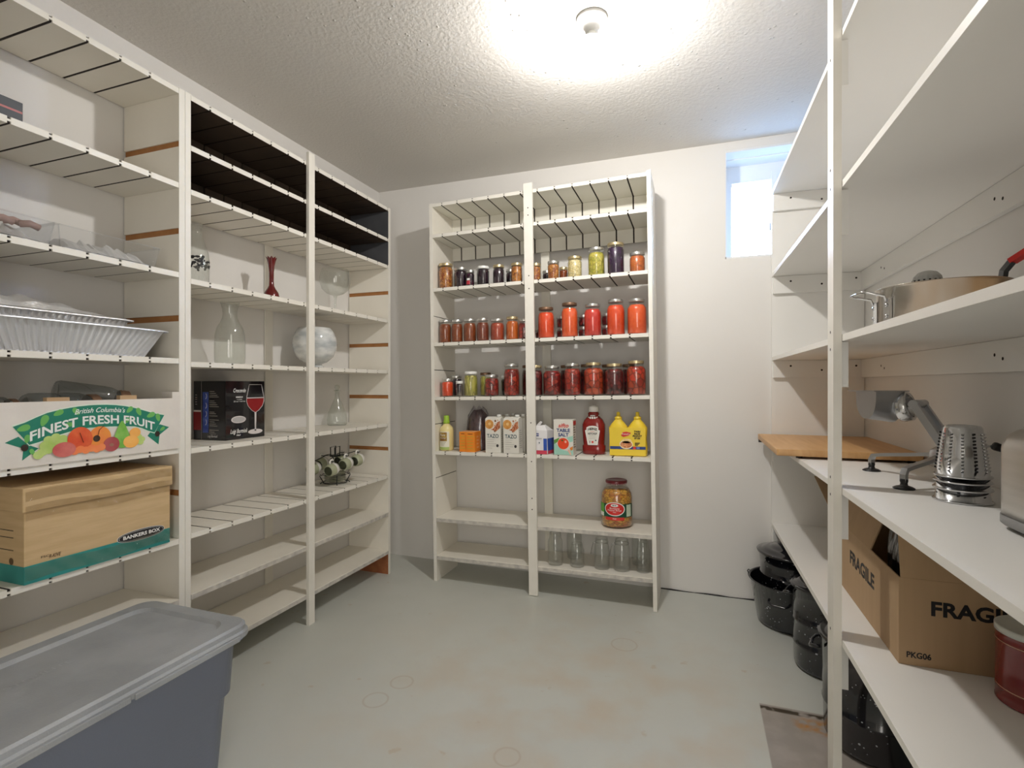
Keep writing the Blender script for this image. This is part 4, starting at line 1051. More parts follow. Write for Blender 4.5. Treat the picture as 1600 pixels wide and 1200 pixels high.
for k, (u, v) in enumerate(((.95, .990), (.968, .996), (.985, .990), (.957, .975), (.975, .980), (.990, .975), (.940, .975), (.95, .962), (.968, .962), (.935, .958), (.925, .950))): fr(u, v, .0125, .0115, (.38, .55, .12), (.55, .68, .25), 'grape', .0020+.00012*k)
for k, (u, v) in enumerate(((1.205, .975), (1.215, .966), (1.198, .966), (1.210, .957))): fr(u, v, .010, .009, (.38, .55, .12), (.55, .68, .25), 'grape', .0020+.0001*k)
fr(1.192, .990, .018, .016, (.85, .36, .06), (.9, .5, .15), 'orange', .0024)
fr(1.030, .984, .034, .037, (.62, .05, .015), (.78, .16, .05), 'apple', .0034)
fr(1.085, .985, .032, .034, (.85, .36, .05), (.80, .22, .06), 'apricot', .0030)
fr(1.075, .982, .010, .010, (.06, .03, .015), None, 'pit', .0039)
P = [(1.152+.026*math.cos(q), .972+.028*math.sin(q)) if math.sin(q) < .1 else (1.150+.026*math.cos(q)*(1-.55*math.sin(q)), .974+.058*math.sin(q)) for q in [2*PI*k/30 for k in range(30)]]
b.poly([F(.0036)(u, v) for u, v in P], mat('fruit_pear', (.16, .42, .06), .5, var=(.32, .58, .14), scale=18))
fr(1.118, .960, .024, .023, (.30, .04, .05), (.45, .10, .10), 'plum', .0042); fr(1.118, .958, .007, .005, (.45, .22, .15), None, 'plumpit', .0045)
fr(.988, .958, .030, .022, (.52, .09, .09), (.70, .22, .18), 'nectarine', .0042)
fr(1.178, .962, .025, .020, (.88, .38, .05), (.92, .52, .16), 'tangerine', .0042)
for k, u in enumerate((1.015, 1.030, 1.045, 1.060, 1.075, 1.088)): fr(u, .950+.004*(k % 2), .012, .011, (.85, .17, .05), (.88, .28, .1), 'berry', .0040+.0002*k)
b.tube([F(.0052)(1.028+.002*k, 1.004-.006*k+.0) for k in range(6)], .0008, M_ink, 4); b.tube([F(.0048)(1.095, 1.02), F(.0048)(1.082, 1.008), F(.0048)(1.078, .99)], .0008, M_ink, 4)
for u, v in ((.894, .974), (1.267, .979)): b.ell(u, v, .0085, .0095, F(.0022), mat('hole_dark', (.035, .022, .015), .8), 20)
o = b.done('printed_banner', t, recalc=False); o['label'] = 'green arched banner with white lettering over painted fruit'
# bulging empty jars lying in the fruit box
def lying_jar(label, x, y, z, r, h, yaw_, pitch):
    t = thing('empty_jar', label, 'jar', (x, y, z), 0, 'empty jars lying in the fruit box')
    t.rotation_mode = 'QUATERNION'; t.rotation_quaternion = Quaternion((0, 0, 1), yaw_) @ Quaternion((1, 0, 0), PI/2+pitch)
    b = B(); nr = r*.8
    pr = [(0, .008), (r*.7, .005), (r*.9, 0), (r, .010), (r, h*.62), (r*.96, h*.72), (nr, h*.82), (nr*.97, h*.98), (nr*.9, h)]
    b.lathe(pr, mat_lj, 26, c=(0, 0, -h/2), capb=False, capt=False); b.done('glass', t)
    b = B(); b.lathe([(nr*1.0, h*.84), (nr*1.07, h*.86), (nr*1.03, h*.885), (nr*1.07, h*.91), (nr*1.03, h*.94), (nr*1.07, h*.97), (nr, h*.985)], LIDS['brown'], 26, c=(0, 0, -h/2), capb=False, capt=False); o = b.done('screw_band', t); o['label'] = 'tarnished metal screw band'
mat_lj = glass('jar_glass_grey', (.75, .77, .77), .04, 1.3, body=.14, bodycol=(.20, .22, .22))
lying_jar('empty jar lying on its side in the fruit box, below the tilted one', -1.82, 1.03, 1.078, .046, .19, PI, 0)
lying_jar('empty jar tilted neck-up on top of the others in the fruit box', -1.89, 1.155, 1.105, .043, .20, PI-.3, .16)
lying_jar('empty jar lying at the left end of the fruit box', -1.84, .872, 1.070, .045, .10, PI, 0)

# --- taped storage carton with teal base
t = thing('storage_carton', 'brown taped cardboard file box with a teal base and black oval logo', 'box', (-1.885, 1.10, .5945))
ox, oy, oz = -1.885, 1.10, .5945
M_cb = mat('box_brown', (.60, .43, .235), .6, var=(.54, .38, .20), scale=7, stretch=(1, 1, 9)); M_teal2 = mat('box_teal', (.02, .21, .20), .5, var=(.03, .27, .25), scale=9)
M_tape = glass('packing_tape', (.98, .96, .92), .16, 2.4, body=.03, bodycol=(.70, .56, .36))
XB = -1.744; y0, y1 = .893, 1.312
b = B(); L_(-2.03, XB, y0, y1, oz, .645, M_teal2, b); L_(-2.03, XB, y0, y1, .645, .80, M_cb, b)
b.done('box_body', t)
b = B(); L_(-2.034, XB+.006, y0-.006, y1+.006, .795, .862, M_cb, b); b.done('lid', t, bevel=.003)
G = lambda d: (lambda u, v: (XB+d-ox, u-oy, v-oz))
b = B()
cu, cv = 1.214, .650
def oval(k, d, m): b.poly([G(d)(cu+k[0]*math.cos(a), cv+k[1]*(abs(math.sin(a))**.8)*(1 if math.sin(a) > 0 else -1)) for a in [2*PI*q/40 for q in range(40)]], m)
oval((.078, .0185), .0004, M_white); oval((.0765, .0172), .0008, M_ink); oval((.073, .0145), .0011, M_white); oval((.0722, .0138), .0014, M_ink)
b.text('BANKERS BOX', .0155, cu, cv, G(.0018), M_white, bold=.0005, width=.122)
b.done('printed_logo', t, recalc=False); b = B()
b.text('FSC', .009, .942, .660, G(.0006), M_ink, width=.02)
b.text('R-KIVE', .014, .965, .6565, G(.0006), mat('print_brown', (.12, .07, .03), .6), bold=.0004, shear=.3, width=.03)
b.done('printed_lettering', t, recalc=False); b = B()
E_ = lambda u, v: (u-ox, y0-.0006-oy, v-oz)
for v_ in (.74, .72, .685): b.rect(-1.90, -1.79, v_, v_+.002, E_, M_ink)
b.ell(-1.80, .655, .010, .010, E_, mat('print_brown', (.12, .07, .03), .6), 16)
b.done('end_print', t, recalc=False)
b = B(); rs = random.Random(11)
def strip(ya, yb, za, zb, d, wav=.002, n=26):
    b.grid(lambda a, c: G(d+wav*(.5+.5*math.sin(a*37+c*5))*(.4+.6*abs(math.sin(a*11))))(ya+(yb-ya)*a, za+(zb-za)*c+.004*math.sin(a*9)), n, 3, M_tape)
strip(y0, y1, .772, .812, .0072); strip(y0, y1, .825, .852, .0070, .0015); strip(y0, y1, .602, .640, .0022, .002)
o = b.done('packing_tape', t, recalc=False); o['label'] = 'shiny wrinkled clear packing tape'

# --- big grey tote on the floor
t = thing('storage_tote', 'large grey plastic storage tote with a lid on the floor, near left', 'storage bin', (-1.485, .83, 0))
M_tl = mat('tote_lid', (.33, .345, .36), .42, bump=.15, bscale=240, var=(.27, .285, .30), scale=6); M_tb = mat('tote_body', (.21, .235, .31), .38, bump=.1, bscale=200)
HX, HY, ZL = .226, .389, .44
def rr(hx, hy, r, n=8):
    P = []
    for qx, qy, a0 in ((1, 1, 0), (-1, 1, PI/2), (-1, -1, PI), (1, -1, 1.5*PI)):
        for j in range(n+1): a = a0+j*PI/2/n; P.append((qx*(hx-r)+r*math.cos(a), qy*(hy-r)+r*math.sin(a)))
    return P
def loft(b, rows, m, capb=True, capt=True, smooth=True):
    i = b.mi(m); R_ = [b.verts([(x, y, z) for x, y in rr(hx, hy, r)]) for hx, hy, r, z in rows]; n = len(R_[0])
    for a, c in zip(R_, R_[1:]):
        for q in range(n): b.face([a[q], a[(q+1) % n], c[(q+1) % n], c[q]], i, smooth)
    if capb: b.face(R_[0][::-1], i)
    if capt: b.face(R_[-1], i)
b = B(); loft(b, [(HX-.062, HY-.062, .05, .0), (HX-.055, HY-.055, .055, .01), (HX-.040, HY-.040, .06, .235), (HX-.030, HY-.030, .062, .243), (HX-.022, HY-.022, .065, .385), (HX-.009, HY-.009, .047, .392), (HX-.009, HY-.009, .047, .405)], M_tb); b.done('tub', t)
b = B()
loft(b, [(HX-.007, HY-.007, .045, .398), (HX, HY, .05, .402), (HX, HY, .05, .416), (HX-.005, HY-.005, .048, .422), (HX-.006, HY-.006, .048, .434), (HX-.012, HY-.012, .045, .440), (HX-.050, HY-.050, .05, .440), (HX-.060, HY-.060, .045, .4310), (HX-.20, HY-.30, .015, .4310)], M_tl, smooth=False)
mpT = lambda u, v: (v, u, .4314)
b.done('lid', t)
b = B(); mpT = lambda u, v: (-.045-v, u+.02, .4315)
b.text('STERILITE', .022, -.035, 0, mpT, mat('tote_emboss', (.36, .375, .39), .35), width=.14); o = b.done('embossed_lettering', t, recalc=False); o['label'] = 'faint raised maker lettering'
b = B()
for ya, yb in ((-.30, .02), (.03, .33)):
    b.box(HX-.002, HX+.004, ya, yb, .397, .412, M_tl)
b.done('lid_latch', t, bevel=.003) if False else b.done('lid_skirt', t, bevel=.002)

# ================================================================ far left unit
# milk bottle with a printed cow-hide band
G_cl = glass('clear_glass', (.93, .945, .93), .03, 1.7, body=.035, bodycol=(.7, .75, .7))
t = thing('milk_bottle', 'clear glass milk bottle with a black speckled band behind the upright', 'bottle', (-1.875, 1.515, 1.5385))
b = B(); mp_ = [(0, .006), (.035, .003), (.045, 0), (.050, .008), (.051, .10), (.047, .135), (.030, .185), (.024, .21), (.024, .235), (.028, .240), (.028, .248), (.025, .250)]
b.lathe(mp_, G_cl, 32, capb=False, capt=False); b.done('glass', t)
rs = random.Random(2); b = B()
for k in range(70):
    a = rs.uniform(0, 6.28); z = rs.gauss(.092, .010); w_, h_ = rs.uniform(.003, .010), rs.uniform(.002, .006)
    P = [(.0514*math.cos(a+(w_*math.cos(q)*(1+.3*rs.random()))/.0514), .0514*math.sin(a+w_*math.cos(q)/.0514), z+h_*math.sin(q)*(1+.4*rs.random())) for q in [2*PI*j/8 for j in range(8)]]
    b.poly(P, M_ink)
o = tag(b.done('speckled_print', t, recalc=False), kind='stuff'); o['label'] = 'band of black speckles'
# red vase
t = thing('bud_vase', 'small dark red glass vase with a fluted mouth on upper shelf', 'vase', (-1.875, 1.908, 1.5385))
M_redg = mat('ruby_glass', (.11, .008, .008), .08, coat=.3)
b = B(); i = b.mi(M_redg); seg = 32; rows = []
for r, z, fl in ((.028, 0, 0), (.034, .004, 0), (.036, .016, 0), (.031, .038, 0), (.018, .058, 0), (.0115, .072, 0), (.010, .095, 0), (.0105, .135, 0), (.0135, .165, .05), (.0165, .185, .12), (.0205, .203, .2)):
    rows.append(b.verts([((r*(1+fl*math.cos(8*2*PI*k/seg)))*math.cos(2*PI*k/seg), (r*(1+fl*math.cos(8*2*PI*k/seg)))*math.sin(2*PI*k/seg), z+fl*.02*math.cos(8*2*PI*k/seg)) for k in range(seg)]))
for a, c in zip(rows, rows[1:]):
    for k in range(seg): b.face([a[k], a[(k+1) % seg], c[(k+1) % seg], c[k]], i, True)
b.face(rows[0][::-1], i); b.done('vase_body', t)
# giant wine glass
t = thing('wine_glass', 'oversized clear wine glass with a wide bowl, right of centre post', 'glass', (-1.885, 2.375, 1.5385))
b = B(); b.lathe([(0, .001), (.050, 0), (.052, .002), (.030, .006), (.008, .012), (.006, .03), (.0065, .085), (.012, .100), (.045, .112), (.070, .135), (.0815, .170), (.082, .195), (.076, .225), (.070, .245), (.069, .2455)], G_cl, 40, capb=False, capt=False); b.done('glass', t)
# carafe
t = thing('glass_carafe', 'clear etched glass carafe with a flared neck on middle left shelf', 'carafe', (-1.865, 1.670, 1.2325))
G_et = glass('etched_glass', (.90, .915, .89), .12, 1.4, body=.10, bodycol=(.62, .66, .60))
b = B(); b.lathe([(0, .006), (.045, .002), (.053, 0), (.058, .010), (.059, .05), (.0585, .095)], G_et, 36, capb=False, capt=False)
b.lathe([(.0585, .095), (.057, .125), (.050, .155), (.036, .180), (.029, .200), (.027, .215), (.029, .235), (.037, .262), (.038, .264)], G_cl, 36, capb=False, capt=False); b.done('glass', t)
# marbled bowl
t = thing('glass_bowl', 'round white marbled glass bowl on a small foot, behind centre post', 'bowl', (-1.895, 2.225, 1.2325))
M_mb = mat('marbled_glass', (.74, .75, .74), .12, var=(.42, .45, .47), scale=9, amt=.45, coat=.6, stretch=(1, 1, 2.2))
prof = [(.036, 0), (.044, .003), (.045, .010), (.036, .016), (.034, .022), (.060, .032), (.092, .060), (.108, .095), (.112, .125), (.108, .160), (.096, .190), (.082, .212)]
b = B(); b.lathe([(0, .002)]+prof+[(.079, .212)]+[(r-.004, z) for r, z in prof[:5:-1] if z > .05]+[(0, .045)], M_mb, 40, capb=False, capt=False); b.done('bowl_body', t)
# wine glass gift box
t = thing('glassware_box', 'black gift box picturing a glass of red wine on middle left shelf', 'box', (-2.03, 1.634, .9135))
W_, D, H = .180, .208, .249
b = B(); b.box(0, W_, 0, D, 0, H, M_blackgloss); b.done('box_body', t, bevel=.0015)
R_ = lambda d: (lambda u, v: (W_+d, u, v))            # face towards the aisle, u = y
b = B()
M_wine = mat('print_wine', (.24, .008, .010), .45); M_line = mat('print_line', (.66, .62, .62), .4)
def gl_outline(k=1.0):
    L0 = [(-.035, .232), (-.050, .175), (-.051, .155), (-.042, .135), (-.026, .118), (-.006, .112)]
    return L0
cu = .155
lo = [(cu-.034, .234), (cu-.047, .180), (cu-.048, .160), (cu-.040, .140), (cu-.020, .120), (cu-.004, .112), (cu-.003, .035)]
ro = [(2*cu-u, v) for u, v in lo]
b.poly([R_(.0005)(u, v) for u, v in [(cu-.0475, .173)]+lo[2:6]]+[R_(.0005)(u, v) for u, v in (ro[2:6])[::-1]+[(cu+.0475, .173)]], M_wine)
b.tube([R_(.001)(u, v) for u, v in lo], .0012, M_line, 5); b.tube([R_(.001)(u, v) for u, v in ro], .0012, M_line, 5)
b.tube([R_(.001)(cu-.034, .234), R_(.001)(cu+.034, .234)], .0012, M_line, 5); b.tube([R_(.0012)(cu-.0475, .175), R_(.0012)(cu+.0475, .175)], .0024, M_line, 5)
b.rect(cu-.003, cu+.003, .035, .112, R_(.0007), M_line); b.ell(cu, .026, .040, .011, R_(.0009), M_line); b.ell(cu, .032, .006, .003, R_(.0012), M_ink, 12)
b.ell(.066, .084, .038, .0155, R_(.0006), M_line); b.ell(.066, .084, .033, .012, R_(.0009), mat('print_silver', (.45, .44, .44), .4))
b.text('Crescendo', .024, .070, .208, R_(.0006), M_white, bold=.0002, shear=.35, width=.064)
b.text('BORDEAUX', .008, .070, .180, R_(.0006), M_white, bold=.0003, width=.036); b.text('4 GLASSES', .006, .070, .170, R_(.0006), M_white, width=.028); b.text('20 oz / verres', .0085, .070, .162, R_(.0006), M_white, width=.060)
b.text('Luigi Bormioli', .026, .066, .034, R_(.0006), M_white, bold=.0003, shear=.35, width=.088); b.text('ITALY', .008, .066, .017, R_(.0006), M_white, bold=.0004, width=.022)
b.done('printed_front', t, recalc=False)
L2 = lambda d: (lambda u, v: (u, -d, v))
b = B(); M_pb = mat('print_royal', (.03, .06, .32), .4, var=(.08, .14, .5), scale=30)
b.rect(W_-.135, W_-.1335, .0, H, L2(.0005), M_line)
b.rect(W_-.127, W_-.094, .030, .202, L2(.0006), M_pb)
for q, zz in enumerate((.185, .145, .110, .075)): b.tube([L2(.0010)(W_-.112+.008*math.cos(a), zz+.012*math.sin(a)) for a in [-1.4+.5*k for k in range(6)]], .0011, M_white, 4)
for q, zz in enumerate((.205, .197, .189, .182, .165, .157, .149, .141, .118, .111, .102, .085, .077, .068, .060, .042, .034, .026)): b.rect(W_-.088, W_-.088+(.028+.024*((q*5) % 4)/3), zz-.0012, zz+.0012, L2(.0006), mat('print_textgrey', (.30, .28, .25), .6))
b.text('Luigi Bormioli', .015, W_-.072, .016, L2(.0006), M_white, shear=.35, width=.055)
b.rect(0, W_-.137, .118, .125, L2(.0006), M_line); b.rect(0, W_-.137, .040, .118, L2(.0006), M_wine)
for q, zz in enumerate((.190, .180, .170, .160, .150)): b.rect(.010, .020+.02*((q*3) % 3), zz-.001, zz+.001, L2(.0006), M_line)
b.done('printed_side', t, recalc=False)
# decanter
t = thing('glass_decanter', 'small clear cut-glass decanter with slim neck and round stopper', 'decanter', (-1.945, 2.468, .9135))
G_cut = glass('cut_glass', (.90, .92, .90), .08, 1.6, body=.05, bodycol=(.75, .8, .76))
b = B(); b.lathe([(0, .004), (.048, 0), (.054, .006), (.056, .03), (.050, .070), (.034, .110), (.016, .150), (.0115, .165), (.0115, .190), (.018, .200), (.0185, .203)], G_cut, 28, capb=False, capt=False); b.done('glass', t)
b = B(); b.lathe([(0, .195), (.008, .196), (.009, .206), (.014, .212), (.0155, .220), (.012, .230), (0, .234)], G_cut, 20, capb=False, capt=False); b.done('stopper', t)
# espresso set: wire stand, saucers, hanging cups
cx, cyy, cz = -1.885, 2.375, .6005
t = thing('cup_rack', 'black wire cup rack carrying green and white espresso cups and saucers', 'rack', (cx, cyy, cz))
b = B(); Rr = .064
for z in (.008, ): b.tube([(Rr*math.cos(a*PI/14), Rr*math.sin(a*PI/14), z) for a in range(28)], .0028, M_wire, 6, closed=True)
b.tube([(.067*math.cos(a*PI/14), .067*math.sin(a*PI/14), .052) for a in range(28)], .0018, M_wire, 6, closed=True)
for q in range(4):
    a = PI/4+q*PI/2; c, s = math.cos(a), math.sin(a)
    b.tube([((.078)*c, .078*s, .002), (.068*c, .068*s, .012), (.060*c, .060*s, .008)], .0028, M_wire, 6)
    b.tube([(.060*c, .060*s, .008), (.070*c, .070*s, .025), (.080*c, .080*s, .044), (.078*c, .078*s, .052), (.068*c, .068*s, .046)], .0028, M_wire, 6)
for s in (-1, 1): b.tube([(0, s*.067, .052), (0, s*.067, .070), (0, s*.016, .130), (0, s*.016, .155)], .0028, M_wire, 6)
for x in (-.014, .014): b.tube([(x, -.020, .158), (x, -.022, .200), (x, .022, .203), (x, .020, .158)], .0028, M_wire, 6)
CUPS = [(-.055, -.105, .095), (.050, -.088, .092), (.074, .0, .112), (.084, .088, .122), (-.088, .0, .105), (-.04, .105, .112)]
for (x, y, z) in CUPS:
    L = math.hypot(x, y); e = 1 if x > 0 else -1; zz = z+.0425
    b.tube([(0, 0, .152), (x*.45, y*.45, .158), (x-e*.020, y, zz+.004), (x-e*.012, y, zz), (x+e*.010, y, zz), (x+e*.014, y, zz+.006)], .0025, M_wire, 6)
b.box(-.018, .018, -.022, .022, .148, .158, M_wire)
b.done('wire_frame', t)
M_sg = mat('glaze_green', (.36, .38, .26), .25, coat=.4); M_cw = mat('glaze_white', (.74, .73, .69), .25, coat=.4); M_sin = mat('glaze_inside', (.16, .17, .11), .3)
for q in range(6):
    s_ = thing('saucer', 'sage green saucer, number %s from the bottom of the stack in the cup rack' % ('one', 'two', 'three', 'four', 'five', 'six')[q], 'saucer', (cx, cyy, cz+.0115+.0086*q), 0, 'saucers in the cup rack')
    b = B(); b.lathe([(0, 0), (.034, 0), (.036, .002), (.056, .0065), (.0575, .0078), (.054, .0080), (.034, .0045), (0, .004)], M_sg, 32, capb=False, capt=False); b.done('saucer_body', s_)
def cup(label, hx, hy, hz, dx, dy, dz):
    """cup hanging by its handle; (dx,dy,dz) is where its mouth points"""
    t = thing('espresso_cup', label, 'cup', (cx+hx, cyy+hy, cz+hz), 0, 'espresso cups on the cup rack')
    d = Vector((dx, dy, dz)).normalized(); t.rotation_mode = 'QUATERNION'; t.rotation_quaternion = d.to_track_quat('Z', 'Y'); t.scale = (1.15, 1.15, 1.15)
    b = B()
    b.lathe([(0, -.027), (.020, -.027), (.026, -.022), (.029, -.010), (.030, .0)], M_cw, 28, capb=False, capt=False)
    b.lathe([(.030, .0), (.029, .014), (.026, .024), (.023, .029), (.0215, .029)], M_sg, 28, capb=False, capt=False)
    b.lathe([(.0215, .029), (.0235, .02), (.025, 0), (.018, -.018), (0, -.020)], M_sin, 28, capb=False, capt=False)
    b.done('cup_body', t)
    b = B(); b.tube([(0, .028, .010), (0, .040, .010), (0, .046, .002), (0, .044, -.010), (0, .028, -.014)], .0042, M_cw, 8); b.done('handle', t)
for (x, y, z), lab in zip(CUPS, ('espresso cup nearest the centre post on the cup rack', 'front espresso cup, its green mouth turned toward the camera', 'espresso cup just right of the front one, mostly white side showing', 'rightmost espresso cup, hanging out past the saucers', 'rear espresso cup behind the saucers, near the wall', 'rear espresso cup behind the rightmost one')):
    cup(lab, x, y, z, .02, -.97, -.14)

# ================================================================ right-hand shelves
SH5, SH4, SH3 = .424, .854, 1.291            # shelf tops: lower shelf, counter, upper shelf
# --- wide steel pan with a dome reamer and a bottle-opener style lifter in it
t = thing('maslin_pan', 'wide stained stainless steel pan with wire loop handles on the upper right shelf', 'pan', (.600, 1.65, SH3+.0006))
M_st = mat('stained_steel', (.58, .56, .52), .24, .9, var=(.38, .25, .14), scale=5, amt=.6, stretch=(1, 1, .35))
b = B(); r = .137; h = .112
b.lathe([(0, 0), (r*.93, 0), (r*.97, .004), (r, .014), (r, h-.006), (r+.003, h-.004), (r+.0045, h-.001), (r+.003, h), (r-.001, h-.001), (r-.002, .014), (r*.94, .004), (0, .004)], M_st, 56, capb=False, capt=False); b.done('pan_body', t)
for sgn, nm in ((-1, 'far'), (1, 'near')):
    b = B(); ang = PI+.12 if sgn < 0 else .10
    c, s = math.cos(ang), math.sin(ang)
    def P(rad, side, z): return (rad*c-side*s, rad*s+side*c, z)
    for q in (-1, 1):
        rr_ = math.sqrt(r*r-.036**2)
        b.box(-.0045, .0015, -.011, .011, .020, .080, M_steel, Matrix.Translation((0, 0, 0)) @ Matrix.Rotation(ang, 4, 'Z') @ Matrix.Translation((rr_+.0055, q*.036, 0)) @ Matrix.Rotation(q*.26, 4, 'Z'))
        for z in (.035, .064): b.lathe([(0, 0), (.0055, 0), (.0045, .003), (0, .004)], M_steel, 12, M=Matrix.Rotation(ang, 4, 'Z') @ Matrix.Translation((rr_+.0068, q*.036, z)) @ Matrix.Rotation(PI/2, 4, 'Y'))
    if sgn < 0:
        b.tube([P(r+.002, -.036, .072), P(r+.008, -.038, .088), P(r+.050, -.040, .098), P(r+.058, -.034, .099), P(r+.058, .034, .099), P(r+.050, .040, .098), P(r+.008, .038, .088), P(r+.002, .036, .072)], .0034, M_steel, 8)
    else:
        b.tube([P(r+.002, -.036, .072), P(r+.030, -.036, .092), P(r+.030, .036, .092), P(r+.002, .036, .072)], .0034, M_steel, 8)
    b.done('loop_handle', t)
# juicer dome
t = thing('citrus_reamer', 'grey ribbed plastic dome poking out of the wide steel pan', 'juicer', (.590, 1.70, SH3+.0052))
M_gp = mat('grey_plastic', (.46, .46, .44), .45)
b = B(); seg = 36; i = b.mi(M_gp); rows = []
for r_, z in ((.050, 0), (.050, .004), (.034, .006), (.034, .115), (.0335, .128), (.029, .145), (.020, .156), (.010, .160), (.002, .161)):
    rows.append(b.verts([(r_*(1+.05*(k % 2)*(z > .1))*math.cos(2*PI*k/seg), r_*(1+.05*(k % 2)*(z > .1))*math.sin(2*PI*k/seg), z) for k in range(seg)]))
for a, c in zip(rows, rows[1:]):
    for k in range(seg): b.face([a[k], a[(k+1) % seg], c[(k+1) % seg], c[k]], i, False)
b.face(rows[0][::-1], i); b.face(rows[-1], i); b.done('dome', t)
b = B()
for k in range(18):
    a = 2*PI*k/18
    for zz in (.118, .130): b.box(-.0006, .0012, -.0022, .0022, zz-.004, zz+.004, M_ink, Matrix.Rotation(a, 4, 'Z') @ Matrix.Translation((.0352 if zz < .12 else .0345, 0, 0)))
b.done('slits', t)
# jar lifter
t = thing('jar_lifter', 'red and black handled jar lifter leaning out of the steel pan', 'tongs', (.680, 1.60, SH3+.0055))
b = B(); LP = [(0, 0, .002), (.012, -.004, .060), (.022, -.010, .098), (.024, -.014, .128), (.034, -.026, .148)]
b.tube(LP, .0055, M_black, 6, flat=(.024, .010)); b.done('black_arm', t)
b = B(); b.tube([(.034, -.026, .148), (.060, -.062, .172), (.072, -.085, .188)], .006, mat('red_grip', (.55, .015, .012), .35), 6, flat=(.026, .012)); o = b.done('grip', t); o['label'] = 'red plastic grip'
b = B(); q0 = (.072, -.085, .188)
b.tube([q0, (.070, -.090, .205), (.078, -.102, .212), (.086, -.112, .200), (.082, -.108, .184), q0], .0022, M_steel, 8); o = b.done('wire_end', t); o['label'] = 'bare steel wire loop'

# --- butcher-block cutting board on the counter
t = thing('cutting_board', 'thick oak cutting board overhanging the far end of the counter', 'board', (.548, 2.64, SH4))
M_oak = mat('oak_block', (.64, .39, .18), .42, var=(.54, .30, .12), scale=5, amt=.8, stretch=(9, .7, 3))
M_oak2 = mat('oak_end', (.40, .20, .07), .5, var=(.50, .27, .10), scale=18)
b = B(); b.rbox(-.245, .245, -.335, .345, .010, .036, .012, M_oak, seg=4); b.done('board', t, bevel=.002)
for x in (-.160, .215):
    for y in (-.30, .31):
        b = B(); b.lathe([(.012, 0), (.013, .010), (0, .010)], M_black, 16, c=(x, y, .0003)); b.done('rubber_foot', t)
b = B(); b.box(-.243, -.228, .322, .340, -.006, .0095, M_black); b.done('rubber_foot', t)

# --- hand-cranked slicing machine
t = thing('salad_maker', 'hand-cranked cast aluminium slicer with suction-cup legs on the counter', 'food slicer', (.70, 1.86, SH4))
A = M_alu
b = B(); b.lathe([(.045, .060), (.050, .072), (.046, .10), (.030, .112)], A, 24); b.done('base_hub', t)
# legs end in black suction cups
for (fx, fy, nm) in ((-.137, .215, 1), (-.148, -.112, 2), (.045, .14, 3)):
    b = B(); L = math.hypot(fx, fy); ux, uy = fx/L, fy/L
    pts = [(ux*.035, uy*.035, .086), (fx*.45, fy*.45, .074), (fx*.85, fy*.85, .060), (fx*.97, fy*.97, .054), (fx, fy, .040), (fx, fy, .020)]
    b.tube(pts, .008, A, 8, flat=(.017, .011)); lg = b.done('leg', t)
    b = B(); b.lathe([(.026, .0006), (.0265, .003), (.020, .007), (.010, .010), (.0085, .016), (.010, .022), (.009, .028), (0, .029)], M_black, 26, c=(fx, fy, 0)); o = b.done('suction_foot', lg); o['label'] = 'black rubber suction foot'
# slanted arm with a long slot, made of two rails
b = B(); p0 = Vector((.0, .0, .105)); p1 = Vector((-.060, .050, .235))
d = (p1-p0).normalized(); side = Vector((.62, .78, 0))*.032
for s in (-1, 1):
    b.tube([tuple(p0+side*s), tuple(p0+d*.07+side*s), tuple(p1+side*s)], .01, A, 6, flat=(.013, .020))
b.tube([tuple(p1-side*1.2), tuple(p1+side*1.3)], .013, A, 14); b.tube([tuple(p0-side*1.2), tuple(p0+side*1.2)], .014, A, 14)
b.hexa([tuple(p0+side*1.05+Vector((0, 0, -.012))), tuple(p0+side*.1+Vector((0, 0, -.012))), tuple(p1+side*.1+Vector((0, 0, -.012))), tuple(p1+side*1.05+Vector((0, 0, -.012))), tuple(p0+side*1.05), tuple(p0+side*.1), tuple(p1+side*.1), tuple(p1+side*1.05)], A)
b.done('arm', t)
# cone holder ring and feed hopper
b = B(); hc = Vector((-.100, .085, .222))
M4 = Matrix.Translation(hc) @ Matrix.Rotation(-.62, 4, 'Z') @ Matrix.Rotation(PI/2-.25, 4, 'Y')
b.lathe([(.030, -.004), (.044, 0), (.047, .008), (.047, .030), (.040, .036), (.036, .030), (.034, .006), (.026, 0)], M_steel, 30, M=M4, capb=False, capt=False)
for k in range(6): b.box(-.004, .004, .010, .034, .004, .010, M_steel, M4 @ Matrix.Rotation(k*PI/3, 4, 'Z'))
b.lathe([(.012, -.010), (.012, .020), (0, .022)], M_steel, 16, M=M4)
b.done('cone_socket', t)
b = B()
M5 = Matrix.Translation((-.118, .10, .176)) @ Matrix.Rotation(.42, 4, 'Z')
def hop(a, c, k=1.0):
    th = PI*c; w = .047*k*(1-.10*a)
    return (-.086*a+.004, -w*math.cos(th), .062+.034*(1-c*0)-.098*k*math.sin(th)**.7*(1-.12*a)+.0)
for k in (1.0, .93): b.grid(lambda a, c: tuple(M5 @ Vector(hop(a, c, k))), 8, 20, M_alu)
b.hexa([tuple(M5 @ Vector(p)) for p in ((.012, -.060, .0965), (-.100, -.056, .0965), (-.100, .056, .0965), (.012, .060, .0965), (.012, -.060, .0995), (-.100, -.056, .0995), (-.100, .056, .0995), (.012, .060, .0995))], M_alu)
b.poly([tuple(M5 @ Vector(hop(1, c/20))) for c in range(21)], M_alu)
b.done('feed_hopper', t)
